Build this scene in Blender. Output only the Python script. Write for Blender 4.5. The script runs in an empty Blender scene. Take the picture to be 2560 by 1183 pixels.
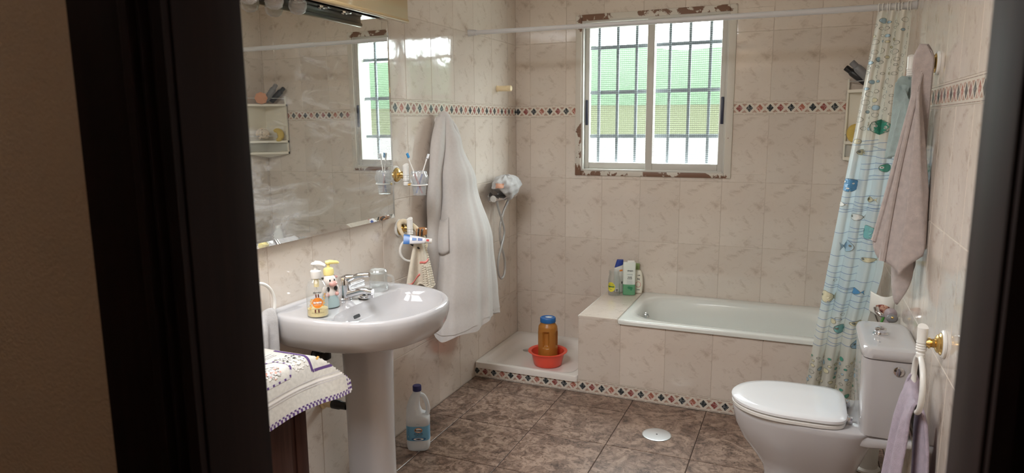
import bpy, bmesh, math, random
from mathutils import Vector, Matrix
random.seed(7)
S = bpy.context.scene
COL = S.collection
PI = math.pi

# ------------------------------------------------------------------ camera
cam_d = bpy.data.cameras.new('camera')
cam = bpy.data.objects.new('camera', cam_d)
COL.objects.link(cam)
_r = Vector((0.91952365, 0.39295091, -0.0081143))
_u = Vector((-0.05625164, 0.15200808, 0.98677723))
_f = Vector((-0.38898845, 0.90690855, -0.16187916))
M = Matrix(((_r.x, _u.x, -_f.x, 1.80014), (_r.y, _u.y, -_f.y, -4.28117), (_r.z, _u.z, -_f.z, 1.53651), (0, 0, 0, 1)))
cam.matrix_world = M
cam_d.sensor_width = 36.0
cam_d.lens = 1692.85 / 2560 * 36
cam_d.clip_start = 0.02
cam_d.clip_end = 300
cam_d.dof.use_dof = True
cam_d.dof.focus_distance = 3.2
cam_d.dof.aperture_fstop = 5.5
S.camera = cam

# ------------------------------------------------------------------ world, lights, exposure
W = bpy.data.worlds.new('World')
S.world = W
W.use_nodes = True
bgn = W.node_tree.nodes['Background']
bgn.inputs[0].default_value = (0.93, 0.97, 1.0, 1)
bgn.inputs[1].default_value = 21.0

def area(name, loc, rot, sx, sy, power, color=(1, 1, 1), portal=False):
    l = bpy.data.lights.new(name, 'AREA')
    l.shape = 'RECTANGLE'; l.size = sx; l.size_y = sy; l.energy = power; l.color = color
    if portal: l.cycles.is_portal = True
    o = bpy.data.objects.new(name, l); COL.objects.link(o)
    o.location = loc; o.rotation_euler = rot
    return o
# added fill lights for bathroom and hall; their housings, out of frame, come below
FILL_ROOM = area('ceiling_fill_light', (0.62, -3.08, 2.498), (0, 0, 0), 0.9, 0.9, 28.0, (0.94, 0.97, 1.0))
FILL_HALL = area('hall_fill_light', (0.3, -4.7, 2.45), (0, 0, 0), 0.3, 0.3, 1.6, (1.0, 0.80, 0.66))
# daylight portal in the window opening (guides sky sampling, emits nothing itself)
area('window_daylight_portal', (0.915, 0.16, 1.72), (-PI / 2, 0, 0), 0.98, 1.0, 1.0, portal=True)

S.view_settings.view_transform = 'Standard'
S.view_settings.look = 'None'
S.view_settings.exposure = 0.97
S.view_settings.gamma = 1.0
S.view_settings.use_curve_mapping = False
S.cycles.use_denoising = True
S.cycles.max_bounces = 12
S.cycles.diffuse_bounces = 6
S.cycles.glossy_bounces = 5
S.cycles.transparent_max_bounces = 24
S.cycles.caustics_reflective = False
S.cycles.caustics_refractive = False
S.cycles.sample_clamp_indirect = 8.0

# ------------------------------------------------------------------ materials
def s2l(c):
    return tuple(((v / 255) / 12.92 if v / 255 <= 0.04045 else ((v / 255 + 0.055) / 1.055) ** 2.4) for v in c)

class NT:
    def __init__(self, name):
        self.m = bpy.data.materials.new(name); self.m.use_nodes = True
        self.t = self.m.node_tree; self.n = self.t.nodes; self.l = self.t.links
        self.b = self.n['Principled BSDF']; self.out = self.n['Material Output']
    def new(self, typ, **kw):
        n = self.n.new(typ)
        for k, v in kw.items():
            if k.startswith('i_'):
                key = k[2:]; key = int(key) if key.isdigit() else key.replace('_', ' ')
                n.inputs[key].default_value = v
            else: setattr(n, k, v)
        return n
    def link(self, a, ai, b, bi): self.l.new(a.outputs[ai], b.inputs[bi])
    def base(self, c): self.b.inputs['Base Color'].default_value = (*c, 1)
    def noise(self, scale, detail=3, rough=0.5, coord='Object', vec=None, dist=0.0):
        n = self.new('ShaderNodeTexNoise'); n.inputs['Scale'].default_value = scale
        n.inputs['Detail'].default_value = detail; n.inputs['Roughness'].default_value = rough
        n.inputs['Distortion'].default_value = dist
        if vec is not None: self.l.new(vec, n.inputs['Vector'])
        elif coord: self.link(self.coord(), coord, n, 'Vector')
        return n
    def coord(self):
        if not hasattr(self, '_tc'): self._tc = self.new('ShaderNodeTexCoord')
        return self._tc
    def ramp(self, src, so, stops):
        r = self.new('ShaderNodeValToRGB'); e = r.color_ramp.elements
        while len(e) < len(stops): e.new(0.5)
        for i, (p, c) in enumerate(stops):
            e[i].position = p; e[i].color = (*c, 1) if len(c) == 3 else c
        self.link(src, so, r, 'Fac'); return r
    def bump(self, src, so, strength, dist=0.002):
        b = self.new('ShaderNodeBump'); b.inputs['Strength'].default_value = strength; b.inputs['Distance'].default_value = dist
        self.link(src, so, b, 'Height'); self.link(b, 'Normal', self.b, 'Normal'); return b

def plain(name, c, rough=0.5, metal=0.0, spec=0.5, coat=0.0, bump=None, sss=0.0, trans=0.0):
    m = NT(name); m.base(c); m.b.inputs['Roughness'].default_value = rough; m.b.inputs['Metallic'].default_value = metal
    m.b.inputs['Specular IOR Level'].default_value = spec; m.b.inputs['Coat Weight'].default_value = coat
    m.b.inputs['Coat Roughness'].default_value = 0.05
    if bump:
        n = m.noise(bump[0], 4); m.bump(n, 'Fac', bump[1], bump[2] if len(bump) > 2 else 0.002)
    return m.m

def mat_tile():
    m = NT('wall_tile_glaze'); tc = m.coord()
    mp = m.new('ShaderNodeMapping'); mp.inputs['Rotation'].default_value = (0, 0.62, 0); mp.inputs['Scale'].default_value = (1.0, 1.0, 1.6)
    m.link(tc, 'Object', mp, 'Vector')
    n1 = m.noise(13, 6, 0.62, vec=mp.outputs[0], dist=0.6)
    n2 = m.noise(3.1, 3, 0.5)
    n3 = m.noise(26, 5, 0.6, vec=mp.outputs[0], dist=1.2)
    r2 = m.ramp(n2, 'Fac', [(0.35, s2l((209, 197, 186))), (0.65, s2l((215, 205, 195)))])
    r1 = m.ramp(n1, 'Fac', [(0.55, (1, 1, 1)), (0.72, s2l((221, 214, 208)))])
    r3 = m.ramp(n3, 'Fac', [(0.58, (1, 1, 1)), (0.72, s2l((226, 220, 216)))])
    mx = m.new('ShaderNodeMix', data_type='RGBA', blend_type='MULTIPLY'); mx.inputs[0].default_value = 0.8
    m.link(r2, 'Color', mx, 6); m.link(r1, 'Color', mx, 7)
    mx2 = m.new('ShaderNodeMix', data_type='RGBA', blend_type='MULTIPLY'); mx2.inputs[0].default_value = 0.6
    m.link(mx, 2, mx2, 6); m.link(r3, 'Color', mx2, 7)
    oi = m.new('ShaderNodeObjectInfo')
    mr = m.new('ShaderNodeMapRange'); mr.inputs[3].default_value = 0.95; mr.inputs[4].default_value = 1.03
    m.link(oi, 'Random', mr, 0)
    hv = m.new('ShaderNodeHueSaturation'); m.link(mr, 0, hv, 'Value'); m.link(mx2, 2, hv, 'Color')
    m.link(hv, 'Color', m.b, 'Base Color')
    m.b.inputs['Roughness'].default_value = 0.07
    m.b.inputs['IOR'].default_value = 1.52
    wv = m.noise(11, 2, 0.5, coord='Object'); m.bump(wv, 'Fac', 0.22, 0.004)
    return m.m
def mat_floor():
    m = NT('floor_tile_stone'); tc = m.coord(); oi = m.new('ShaderNodeObjectInfo')
    ad = m.new('ShaderNodeVectorMath', operation='ADD'); sc = m.new('ShaderNodeVectorMath', operation='SCALE'); sc.inputs['Scale'].default_value = 1.0
    cb = m.new('ShaderNodeCombineXYZ'); mu = m.new('ShaderNodeMath', operation='MULTIPLY'); mu.inputs[1].default_value = 37.0
    m.link(oi, 'Random', mu, 0); m.link(mu, 0, cb, 0); m.link(mu, 0, cb, 1)
    m.link(tc, 'Object', ad, 0); m.link(cb, 0, ad, 1)
    v = ad.outputs[0]
    n1 = m.noise(9, 7, 0.62, vec=v, dist=1.6); n2 = m.noise(34, 5, 0.6, vec=v, dist=1.4); n3 = m.noise(18, 4, 0.55, vec=v, dist=2.5)
    r1 = m.ramp(n1, 'Fac', [(0.30, s2l((80, 63, 55))), (0.45, s2l((120, 98, 86))), (0.60, s2l((160, 137, 122)))])
    r2 = m.ramp(n2, 'Fac', [(0.36, s2l((120, 98, 84))), (0.5, (0.9, 0.88, 0.86)), (0.62, (1, 1, 1))])
    mx = m.new('ShaderNodeMix', data_type='RGBA', blend_type='MULTIPLY'); mx.inputs[0].default_value = 0.7
    m.link(r1, 'Color', mx, 6); m.link(r2, 'Color', mx, 7)
    r3 = m.ramp(n3, 'Fac', [(0.485, (0, 0, 0)), (0.5, (1, 1, 1)), (0.515, (0, 0, 0))])
    mx2 = m.new('ShaderNodeMix', data_type='RGBA', blend_type='MIX'); m.link(mx, 2, mx2, 6); mx2.inputs[7].default_value = (*s2l((176, 152, 136)), 1)
    mm = m.new('ShaderNodeMath', operation='MULTIPLY'); mm.inputs[1].default_value = 0.55; m.link(r3, 'Color', mm, 0); m.link(mm, 0, mx2, 0)
    m.link(mx2, 2, m.b, 'Base Color'); m.b.inputs['Roughness'].default_value = 0.30
    m.bump(n2, 'Fac', 0.25, 0.002)
    return m.m
def mat_fabric(name, c, scale=600, strength=0.7, dist=0.004, c2=None, rough=0.95, trans=0.0):
    m = NT(name); n = m.noise(scale, 3, 0.7); n2 = m.noise(scale / 9, 3, 0.5)
    c2 = c2 or tuple(x * 0.86 for x in c)
    r = m.ramp(n2, 'Fac', [(0.3, c2), (0.65, c)]); m.link(r, 'Color', m.b, 'Base Color')
    m.b.inputs['Roughness'].default_value = rough; m.b.inputs['Specular IOR Level'].default_value = 0.15
    m.b.inputs['Sheen Weight'].default_value = 0.35; m.b.inputs['Sheen Roughness'].default_value = 0.5
    m.bump(n, 'Fac', strength, dist)
    if trans:
        tr = m.new('ShaderNodeBsdfTranslucent'); m.link(r, 'Color', tr, 'Color')
        mix = m.new('ShaderNodeMixShader'); mix.inputs[0].default_value = trans
        m.link(m.b, 0, mix, 1); m.link(tr, 0, mix, 2); m.link(mix, 0, m.out, 'Surface')
    return m.m
def mat_clear(name, tint=(1, 1, 1), gloss=0.10, body=0.0, body_c=(0.9, 0.9, 0.9)):
    m = NT(name); m.n.remove(m.b)
    t = m.new('ShaderNodeBsdfTransparent'); t.inputs[0].default_value = (*tint, 1)
    g = m.new('ShaderNodeBsdfGlossy'); g.inputs['Roughness'].default_value = 0.04
    lw = m.new('ShaderNodeLayerWeight'); lw.inputs[0].default_value = 0.35
    mr = m.new('ShaderNodeMapRange'); mr.inputs[3].default_value = gloss * 0.5; mr.inputs[4].default_value = 0.75
    m.link(lw, 'Facing', mr, 0)
    pw = m.new('ShaderNodeMath', operation='POWER'); pw.inputs[1].default_value = 1.6; m.link(mr, 0, pw, 0)
    mix = m.new('ShaderNodeMixShader'); m.link(pw, 0, mix, 0); m.link(t, 0, mix, 1); m.link(g, 0, mix, 2)
    last = mix
    if body:
        d = m.new('ShaderNodeBsdfDiffuse'); d.inputs[0].default_value = (*body_c, 1)
        mb = m.new('ShaderNodeMixShader'); mb.inputs[0].default_value = body; m.link(mix, 0, mb, 1); m.link(d, 0, mb, 2); last = mb
    m.link(last, 0, m.out, 'Surface'); return m.m
def mat_window_glass():
    m = NT('ribbed_window_glass'); m.n.remove(m.b); tc = m.coord()
    sx = m.new('ShaderNodeSeparateXYZ'); m.link(tc, 'Object', sx, 0)
    def wave(axis, per, ph=0.0):
        a = m.new('ShaderNodeMath', operation='MULTIPLY_ADD'); a.inputs[1].default_value = 2 * PI / per; a.inputs[2].default_value = ph
        m.link(sx, axis, a, 0); s = m.new('ShaderNodeMath', operation='SINE'); m.link(a, 0, s, 0); return s
    nz = m.noise(5.0, 2, 0.5)
    h = wave('Z', 0.0125); v = wave('X', 0.0125)
    def thr(s, lo, hi):
        r = m.new('ShaderNodeMapRange'); r.inputs[1].default_value = lo; r.inputs[2].default_value = hi; r.inputs[3].default_value = 0; r.inputs[4].default_value = 1
        m.link(s, 0, r, 0); return r
    hl = thr(h, 0.1, 0.95); vl = thr(v, 0.3, 0.97)
    v2 = m.new('ShaderNodeMath', operation='MULTIPLY'); m.link(vl, 0, v2, 0); v2.inputs[1].default_value = 0.45
    mxm = m.new('ShaderNodeMath', operation='MAXIMUM'); m.link(hl, 0, mxm, 0); m.link(v2, 0, mxm, 1)
    tint = m.new('ShaderNodeMix', data_type='RGBA'); tint.inputs[6].default_value = (0.93, 0.97, 0.95, 1); tint.inputs[7].default_value = (0.6, 0.62, 0.62, 1)
    m.link(mxm, 0, tint, 0)
    t = m.new('ShaderNodeBsdfTransparent'); m.link(tint, 2, t, 0)
    rf = m.new('ShaderNodeBsdfRefraction'); rf.inputs['IOR'].default_value = 1.12; rf.inputs['Roughness'].default_value = 0.06
    rf.inputs['Color'].default_value = (0.95, 0.98, 0.97, 1)
    sm = m.new('ShaderNodeMath', operation='ADD'); m.link(h, 0, sm, 0); m.link(v, 0, sm, 1)
    bp = m.new('ShaderNodeBump'); bp.inputs['Strength'].default_value = 0.7; bp.inputs['Distance'].default_value = 0.0025
    m.link(sm, 0, bp, 'Height'); m.link(bp, 'Normal', rf, 'Normal')
    tl = m.new('ShaderNodeBsdfTranslucent'); tl.inputs[0].default_value = (0.95, 1, 0.97, 1)
    mA = m.new('ShaderNodeMixShader'); mA.inputs[0].default_value = 0.0; m.link(t, 0, mA, 1); m.link(rf, 0, mA, 2)
    mB = m.new('ShaderNodeMixShader'); mB.inputs[0].default_value = 0.006; m.link(mA, 0, mB, 1); m.link(tl, 0, mB, 2)
    g = m.new('ShaderNodeBsdfGlossy'); g.inputs['Roughness'].default_value = 0.08; m.link(bp, 'Normal', g, 'Normal')
    mC = m.new('ShaderNodeMixShader'); mC.inputs[0].default_value = 0.05; m.link(mB, 0, mC, 1); m.link(g, 0, mC, 2)
    m.link(mC, 0, m.out, 'Surface'); return m.m
def mat_chipped():
    m = NT('chipped_white_paint'); n = m.noise(9, 8, 0.65, coord='Object', dist=0.4); n2 = m.noise(2.3, 2, 0.5)
    ad = m.new('ShaderNodeMath', operation='MULTIPLY_ADD'); ad.inputs[1].default_value = 0.55; m.link(n2, 'Fac', ad, 0)
    hf = m.new('ShaderNodeMath', operation='MULTIPLY'); hf.inputs[1].default_value = 0.5; m.link(n, 'Fac', hf, 0); m.link(hf, 0, ad, 2)
    r = m.ramp(ad, 0, [(0.556, s2l((206, 200, 190))), (0.564, s2l((118, 86, 68)))])
    m.link(r, 'Color', m.b, 'Base Color'); m.b.inputs['Roughness'].default_value = 0.5; m.bump(ad, 0, 0.4, 0.003); return m.m
def mat_mirror():
    m = NT('dusty_mirror'); m.n.remove(m.b)
    g = m.new('ShaderNodeBsdfGlossy'); g.inputs['Roughness'].default_value = 0.012; g.inputs[0].default_value = (0.80, 0.82, 0.79, 1)
    d = m.new('ShaderNodeBsdfDiffuse'); d.inputs[0].default_value = (0.72, 0.74, 0.76, 1)
    tc = m.coord(); mp = m.new('ShaderNodeMapping'); mp.inputs['Scale'].default_value = (1, 1.0, 3.2); mp.inputs['Rotation'].default_value = (0.7, 0, 0)
    m.link(tc, 'Object', mp, 'Vector')
    n = m.noise(3.2, 6, 0.68, vec=mp.outputs[0], dist=1.8); n2 = m.noise(1.7, 2, 0.5)
    mu = m.new('ShaderNodeMath', operation='MULTIPLY'); m.link(n, 'Fac', mu, 0); m.link(n2, 'Fac', mu, 1)
    r = m.ramp(mu, 0, [(0.23, (0.02, 0.02, 0.02)), (0.38, (0.30, 0.30, 0.30))])
    mix = m.new('ShaderNodeMixShader'); m.link(r, 'Color', mix, 0); m.link(g, 0, mix, 1); m.link(d, 0, mix, 2)
    m.link(mix, 0, m.out, 'Surface'); return m.m
def mat_wood(name, c1, c2, rough=0.4, scale=6):
    m = NT(name); tc = m.coord(); mp = m.new('ShaderNodeMapping'); mp.inputs['Scale'].default_value = (9, 9, 0.6); m.link(tc, 'Object', mp, 'Vector')
    n = m.noise(scale, 5, 0.6, vec=mp.outputs[0]); r = m.ramp(n, 'Fac', [(0.3, c1), (0.7, c2)]); m.link(r, 'Color', m.b, 'Base Color')
    m.b.inputs['Roughness'].default_value = rough; m.b.inputs['Specular IOR Level'].default_value = 0.11; m.bump(n, 'Fac', 0.15, 0.001); return m.m
def mat_curtain():
    m = NT('curtain_vinyl'); m.base((0.86, 0.88, 0.84)); m.b.inputs['Roughness'].default_value = 0.32
    tc = m.coord(); sx = m.new('ShaderNodeSeparateXYZ'); m.link(tc, 'Object', sx, 0)
    r = m.ramp(sx, 'Z', [(0.0, (0.84, 0.86, 0.80)), (0.5, (0.84, 0.86, 0.80)), (1.0, (0.84, 0.86, 0.80))])
    mr = m.new('ShaderNodeMapRange'); mr.inputs[1].default_value = 0.0; mr.inputs[2].default_value = 2.05; m.link(sx, 'Z', mr, 0)
    r = m.ramp(mr, 0, [(0.10, (0.82, 0.82, 0.75)), (0.27, (0.82, 0.85, 0.82)), (0.33, (0.72, 0.85, 0.90)), (0.66, (0.76, 0.87, 0.92)), (0.72, (0.84, 0.83, 0.77))])
    m.link(r, 'Color', m.b, 'Base Color')
    tr = m.new('ShaderNodeBsdfTranslucent'); m.link(r, 'Color', tr, 0)
    t2 = m.new('ShaderNodeBsdfTransparent')
    mx = m.new('ShaderNodeMixShader'); mx.inputs[0].default_value = 0.42; m.link(m.b, 0, mx, 1); m.link(tr, 0, mx, 2)
    m2 = m.new('ShaderNodeMixShader'); m2.inputs[0].default_value = 0.04; m.link(mx, 0, m2, 1); m.link(t2, 0, m2, 2)
    m.link(m2, 0, m.out, 'Surface'); return m.m
def mat_print(name, c, white_amt=0.0):
    m = NT(name)
    if white_amt:
        n = m.noise(70, 3, 0.5, dist=1.5); r = m.ramp(n, 'Fac', [(0.5, c), (0.60, tuple(min(1, x + white_amt) for x in c))]); m.link(r, 'Color', m.b, 'Base Color')
    else: m.base(c)
    m.b.inputs['Roughness'].default_value = 0.18; return m.m
def mat_plaster(name, c):
    m = NT(name); n = m.noise(160, 4, 0.6); n2 = m.noise(4, 3, 0.5)
    r = m.ramp(n2, 'Fac', [(0.3, tuple(x * 0.92 for x in c)), (0.7, c)]); m.link(r, 'Color', m.b, 'Base Color')
    m.b.inputs['Roughness'].default_value = 0.85; m.bump(n, 'Fac', 0.6, 0.004); return m.m

MAT = {}
MAT['tile'] = mat_tile()
MAT['floor'] = mat_floor()
MAT['grout'] = plain('pale_grout', s2l((196, 184, 172)), 0.9)
MAT['grout_dark'] = plain('dark_floor_grout', s2l((58, 44, 38)), 0.9)
MAT['b_white'] = plain('border_white_glaze', s2l((214, 206, 194)), 0.10)
MAT['b_dark'] = mat_print('border_dark_diamond', (0.022, 0.030, 0.034), 0.18)
MAT['b_red'] = mat_print('border_red_diamond', (0.24, 0.055, 0.045), 0.22)
MAT['b_terra'] = mat_print('border_terracotta_diamond', (0.36, 0.13, 0.09), 0.25)
MAT['b_pink'] = mat_print('border_pink_triangle', (0.40, 0.26, 0.20), 0.15)
MAT['b_line'] = plain('border_brown_line', (0.22, 0.11, 0.09), 0.2)
MAT['ceil'] = plain('ceiling_paint', (0.80, 0.78, 0.74), 0.9)
MAT['porcelain'] = plain('white_porcelain', (0.50, 0.49, 0.50), 0.08, coat=0.2)
MAT['enamel'] = plain('tub_enamel', (0.70, 0.72, 0.69), 0.15, coat=0.3)
MAT['tray'] = plain('shower_tray_enamel', (0.74, 0.70, 0.66), 0.22)
MAT['chrome'] = plain('chrome', (0.72, 0.72, 0.74), 0.09, 1.0)
MAT['steel'] = plain('brushed_steel', (0.62, 0.63, 0.64), 0.35, 1.0, bump=(300, 0.2, 0.0005))
MAT['alu'] = plain('painted_aluminium', s2l((196, 194, 188)), 0.42, 0.0)
MAT['plastic_w'] = plain('white_plastic', (0.78, 0.77, 0.74), 0.3)
MAT['rod'] = plain('grey_white_rod', (0.56, 0.56, 0.57), 0.35)
MAT['plastic_cream'] = plain('cream_plastic', (0.80, 0.66, 0.42), 0.35)
MAT['brass'] = plain('brass', (0.78, 0.55, 0.22), 0.25, 1.0)
MAT['black'] = plain('black_plastic', (0.015, 0.015, 0.017), 0.35)
MAT['navy'] = plain('navy_plastic', (0.015, 0.02, 0.05), 0.4)
MAT['robe'] = mat_fabric('robe_terry', (0.66, 0.63, 0.61), 700, 0.5, 0.003, c2=(0.63, 0.60, 0.58), trans=0.10)
MAT['towel_pink'] = mat_fabric('pink_terry', (0.92, 0.79, 0.755), 420, 1.0, 0.008, trans=0.12)
MAT['towel_mint'] = mat_fabric('mint_terry', (0.66, 0.84, 0.83), 420, 1.0, 0.008, trans=0.12)
MAT['towel_lilac'] = mat_fabric('lilac_terry', (0.80, 0.67, 0.82), 420, 1.0, 0.008, trans=0.08)
MAT['towel_white'] = mat_fabric('white_terry', (0.82, 0.80, 0.80), 420, 1.0, 0.008)
MAT['linen'] = mat_fabric('white_linen', (0.64, 0.62, 0.57), 900, 0.25, 0.001)
MAT['lace'] = mat_fabric('cream_lace', (0.88, 0.81, 0.68), 500, 0.6, 0.003, trans=0.15)
MAT['curtain'] = mat_curtain()
MAT['glass_win'] = mat_window_glass()
MAT['chipped'] = mat_chipped()
MAT['mirror'] = mat_mirror()
MAT['wood_door'] = mat_wood('dark_door_wood', (0.008, 0.004, 0.0035), (0.015, 0.0075, 0.0065), 0.6)
MAT['wood_cab'] = mat_wood('dark_cabinet_wood', (0.030, 0.013, 0.010), (0.060, 0.028, 0.022), 0.35)
MAT['plaster'] = mat_plaster('hall_plaster', (0.52, 0.40, 0.28))
MAT['clear'] = mat_clear('clear_glass', (0.97, 0.985, 0.985), 0.22, 0.012)
MAT['swirl'] = mat_clear('swirl_glass', (0.93, 0.95, 0.96), 0.45, 0.16, (0.9, 0.92, 0.95))
MAT['clear_pl'] = mat_clear('clear_plastic', (0.94, 0.95, 0.95), 0.10, 0.10)
MAT['hdpe'] = mat_clear('milky_plastic', (0.9, 0.93, 0.95), 0.06, 0.62, (0.82, 0.84, 0.86))
MAT['lotion'] = plain('pale_yellow_soap', (0.78, 0.64, 0.28), 0.3)
MAT['yellow'] = plain('soft_yellow_plastic', (0.82, 0.70, 0.28), 0.35)

# ------------------------------------------------------------------ mesh helpers
class MB:
    def __init__(self): self.v = []; self.f = []; self.mi = []
    def add(self, vs, fs, m=0):
        o = len(self.v); self.v += [tuple(p) for p in vs]
        for f in fs: self.f.append(tuple(i + o for i in f)); self.mi.append(m)
        return self
    def box(self, x0, x1, y0, y1, z0, z1, m=0):
        v = [(x, y, z) for z in (z0, z1) for y in (y0, y1) for x in (x0, x1)]
        return self.add(v, [(0, 2, 3, 1), (4, 5, 7, 6), (0, 1, 5, 4), (2, 6, 7, 3), (0, 4, 6, 2), (1, 3, 7, 5)], m)
    def rbox(self, x0, x1, y0, y1, z0, z1, r=0.005, seg=2, m=0, edges=None):
        bm = bmesh.new(); bmesh.ops.create_cube(bm, size=1.0)
        for v in bm.verts:
            v.co = Vector(((x0 + x1) / 2 + v.co.x * (x1 - x0), (y0 + y1) / 2 + v.co.y * (y1 - y0), (z0 + z1) / 2 + v.co.z * (z1 - z0)))
        es = list(bm.edges)
        if edges == 'v': es = [e for e in es if abs((e.verts[0].co - e.verts[1].co).normalized().z) > 0.9]
        bmesh.ops.bevel(bm, geom=es, offset=r, segments=seg, profile=0.5, affect='EDGES', clamp_overlap=True)
        return self.bm(bm, m)
    def bm(self, bm, m=0):
        bm.verts.index_update(); self.add([v.co[:] for v in bm.verts], [[v.index for v in f.verts] for f in bm.faces], m); bm.free(); return self
    def loft(self, rings, m=0, cap0=True, cap1=True, closed=True):
        n = len(rings[0]); vs = [p for r in rings for p in r]; fs = []
        for i in range(len(rings) - 1):
            for j in range(n if closed else n - 1):
                k = (j + 1) % n; fs.append((i * n + j, i * n + k, (i + 1) * n + k, (i + 1) * n + j))
        if cap0: fs.append(tuple(range(n - 1, -1, -1)))
        if cap1: fs.append(tuple((len(rings) - 1) * n + j for j in range(n)))
        return self.add(vs, fs, m)
    def tube(self, pts, r, seg=10, m=0, caps=True, closed=False):
        pts = [Vector(p) for p in pts]; rad = r if isinstance(r, (list, tuple)) else [r] * len(pts)
        rings = []; t0 = None; up = None; N = len(pts)
        for i, p in enumerate(pts):
            if closed: t = (pts[(i + 1) % N] - pts[(i - 1) % N]).normalized()
            else: t = (pts[min(i + 1, N - 1)] - pts[max(i - 1, 0)]).normalized()
            if up is None: up = t.orthogonal().normalized()
            else:
                up = (up - t * up.dot(t)); up = up.normalized() if up.length > 1e-6 else t.orthogonal().normalized()
            s = t.cross(up)
            rings.append([tuple(p + (up * math.cos(2 * PI * k / seg) + s * math.sin(2 * PI * k / seg)) * rad[i]) for k in range(seg)])
        if closed: rings.append(rings[0]); caps = False
        return self.loft(rings, m, caps, caps)
    def lathe(self, prof, c=(0, 0, 0), axis='z', seg=24, m=0, cap0=True, cap1=True, sx=1.0, sy=1.0):
        rings = []
        for r, h in prof:
            ring = []
            for k in range(seg):
                a = 2 * PI * k / seg; x, y = r * math.cos(a) * sx, r * math.sin(a) * sy
                p = {'z': (x, y, h), 'x': (h, x, y), '-x': (-h, -x, y), 'y': (y, h, x), '-y': (-y, -h, x)}[axis]
                ring.append((p[0] + c[0], p[1] + c[1], p[2] + c[2]))
            rings.append(ring)
        return self.loft(rings, m, cap0, cap1)
    def grid(self, fn, nu, nv, m=0):
        vs = [fn(i / nu, j / nv) for j in range(nv + 1) for i in range(nu + 1)]
        fs = [(j * (nu + 1) + i, j * (nu + 1) + i + 1, (j + 1) * (nu + 1) + i + 1, (j + 1) * (nu + 1) + i) for j in range(nv) for i in range(nu)]
        return self.add(vs, fs, m)
    def poly(self, pts, m=0): return self.add(pts, [tuple(range(len(pts)))], m)
    def prism(self, pts2, axis, a, b, m=0):
        mk = {'x': lambda p, t: (t, p[0], p[1]), 'y': lambda p, t: (p[0], t, p[1]), 'z': lambda p, t: (p[0], p[1], t)}[axis]
        n = len(pts2); vs = [mk(p, a) for p in pts2] + [mk(p, b) for p in pts2]
        fs = [tuple(range(n - 1, -1, -1)), tuple(range(n, 2 * n))] + [(i, (i + 1) % n, n + (i + 1) % n, n + i) for i in range(n)]
        return self.add(vs, fs, m)
    def sphere(self, c, r, m=0, seg=16, rings=10, sc=(1, 1, 1)):
        pr = [[(c[0] + r * sc[0] * math.sin(PI * i / rings) * math.cos(2 * PI * k / seg), c[1] + r * sc[1] * math.sin(PI * i / rings) * math.sin(2 * PI * k / seg), c[2] - r * sc[2] * math.cos(PI * i / rings)) for k in range(seg)] for i in range(1, rings)]
        return self.loft(pr, m)
    def xf(self, fn): self.v = [tuple(fn(p)) for p in self.v]; return self
    def mesh(self, name, mats, smooth=True, ang=35):
        me = bpy.data.meshes.new(name); me.from_pydata(self.v, [], self.f)
        for mt in (mats if isinstance(mats, (list, tuple)) else [mats]): me.materials.append(MAT[mt] if isinstance(mt, str) else mt)
        me.polygons.foreach_set('material_index', self.mi)
        bm = bmesh.new(); bm.from_mesh(me); bmesh.ops.recalc_face_normals(bm, faces=bm.faces); bm.to_mesh(me); bm.free()
        if smooth:
            me.polygons.foreach_set('use_smooth', [True] * len(me.polygons)); me.set_sharp_from_angle(angle=math.radians(ang))
        me.update(); return me
    def build(self, name, mats, parent=None, smooth=True, ang=35, solid=None, sub=0):
        # vertices are world coordinates unless the parent sits elsewhere: store them relative to the parent
        if parent is not None:
            pw = parent_world(parent).inverted(); self.v = [tuple(pw @ Vector(p)) for p in self.v]
        o = bpy.data.objects.new(name, self.mesh(name, mats, smooth, ang)); COL.objects.link(o)
        if parent is not None: o.parent = parent
        if solid:
            md = o.modifiers.new('thickness', 'SOLIDIFY'); md.thickness = solid; md.offset = 0
        if sub:
            md = o.modifiers.new('smooth', 'SUBSURF'); md.levels = sub; md.render_levels = sub
        return o
def parent_world(p):
    m = Matrix.LocRotScale(p.location, p.rotation_euler, p.scale)
    return (parent_world(p.parent) @ m) if p.parent else m
def thing(name, label, cat, loc=(0, 0, 0), rotz=0.0, group=None):
    o = bpy.data.objects.new(name, None); COL.objects.link(o); o.empty_display_size = 0.05
    o.location = loc; o.rotation_euler = (0, 0, rotz); o['label'] = label; o['category'] = cat
    if group: o['group'] = group
    return o
def tag(o, label, cat, group=None):
    o['label'] = label; o['category'] = cat
    if group: o['group'] = group
    return o
def struct(o, label=None, cat=None):
    o['kind'] = 'structure'
    if label: o['label'] = label
    if cat: o['category'] = cat
    return o
def loc2world(t):
    m = parent_world(t); return lambda p: tuple(m @ Vector(p))
def text2d(s, size=1.0, align='CENTER', bold=0.0):
    cu = bpy.data.curves.new('t', 'FONT'); cu.body = s; cu.size = size; cu.align_x = align; cu.align_y = 'CENTER'; cu.offset = bold; cu.resolution_u = 3
    o = bpy.data.objects.new('t', cu); COL.objects.link(o)
    dg = bpy.context.evaluated_depsgraph_get(); me = o.evaluated_get(dg).to_mesh()
    vs = [(v.co.x, v.co.y) for v in me.vertices]; fs = [tuple(p.vertices) for p in me.polygons]
    o.evaluated_get(dg).to_mesh_clear(); bpy.data.objects.remove(o); bpy.data.curves.remove(cu)
    return vs, fs
def interp(tab, z):
    if z <= tab[0][0]: return tab[0][1:]
    for a, b in zip(tab, tab[1:]):
        if z <= b[0]:
            t = (z - a[0]) / (b[0] - a[0]); t = t * t * (3 - 2 * t); return tuple(p + (q - p) * t for p, q in zip(a[1:], b[1:]))
    return tab[-1][1:]
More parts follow.
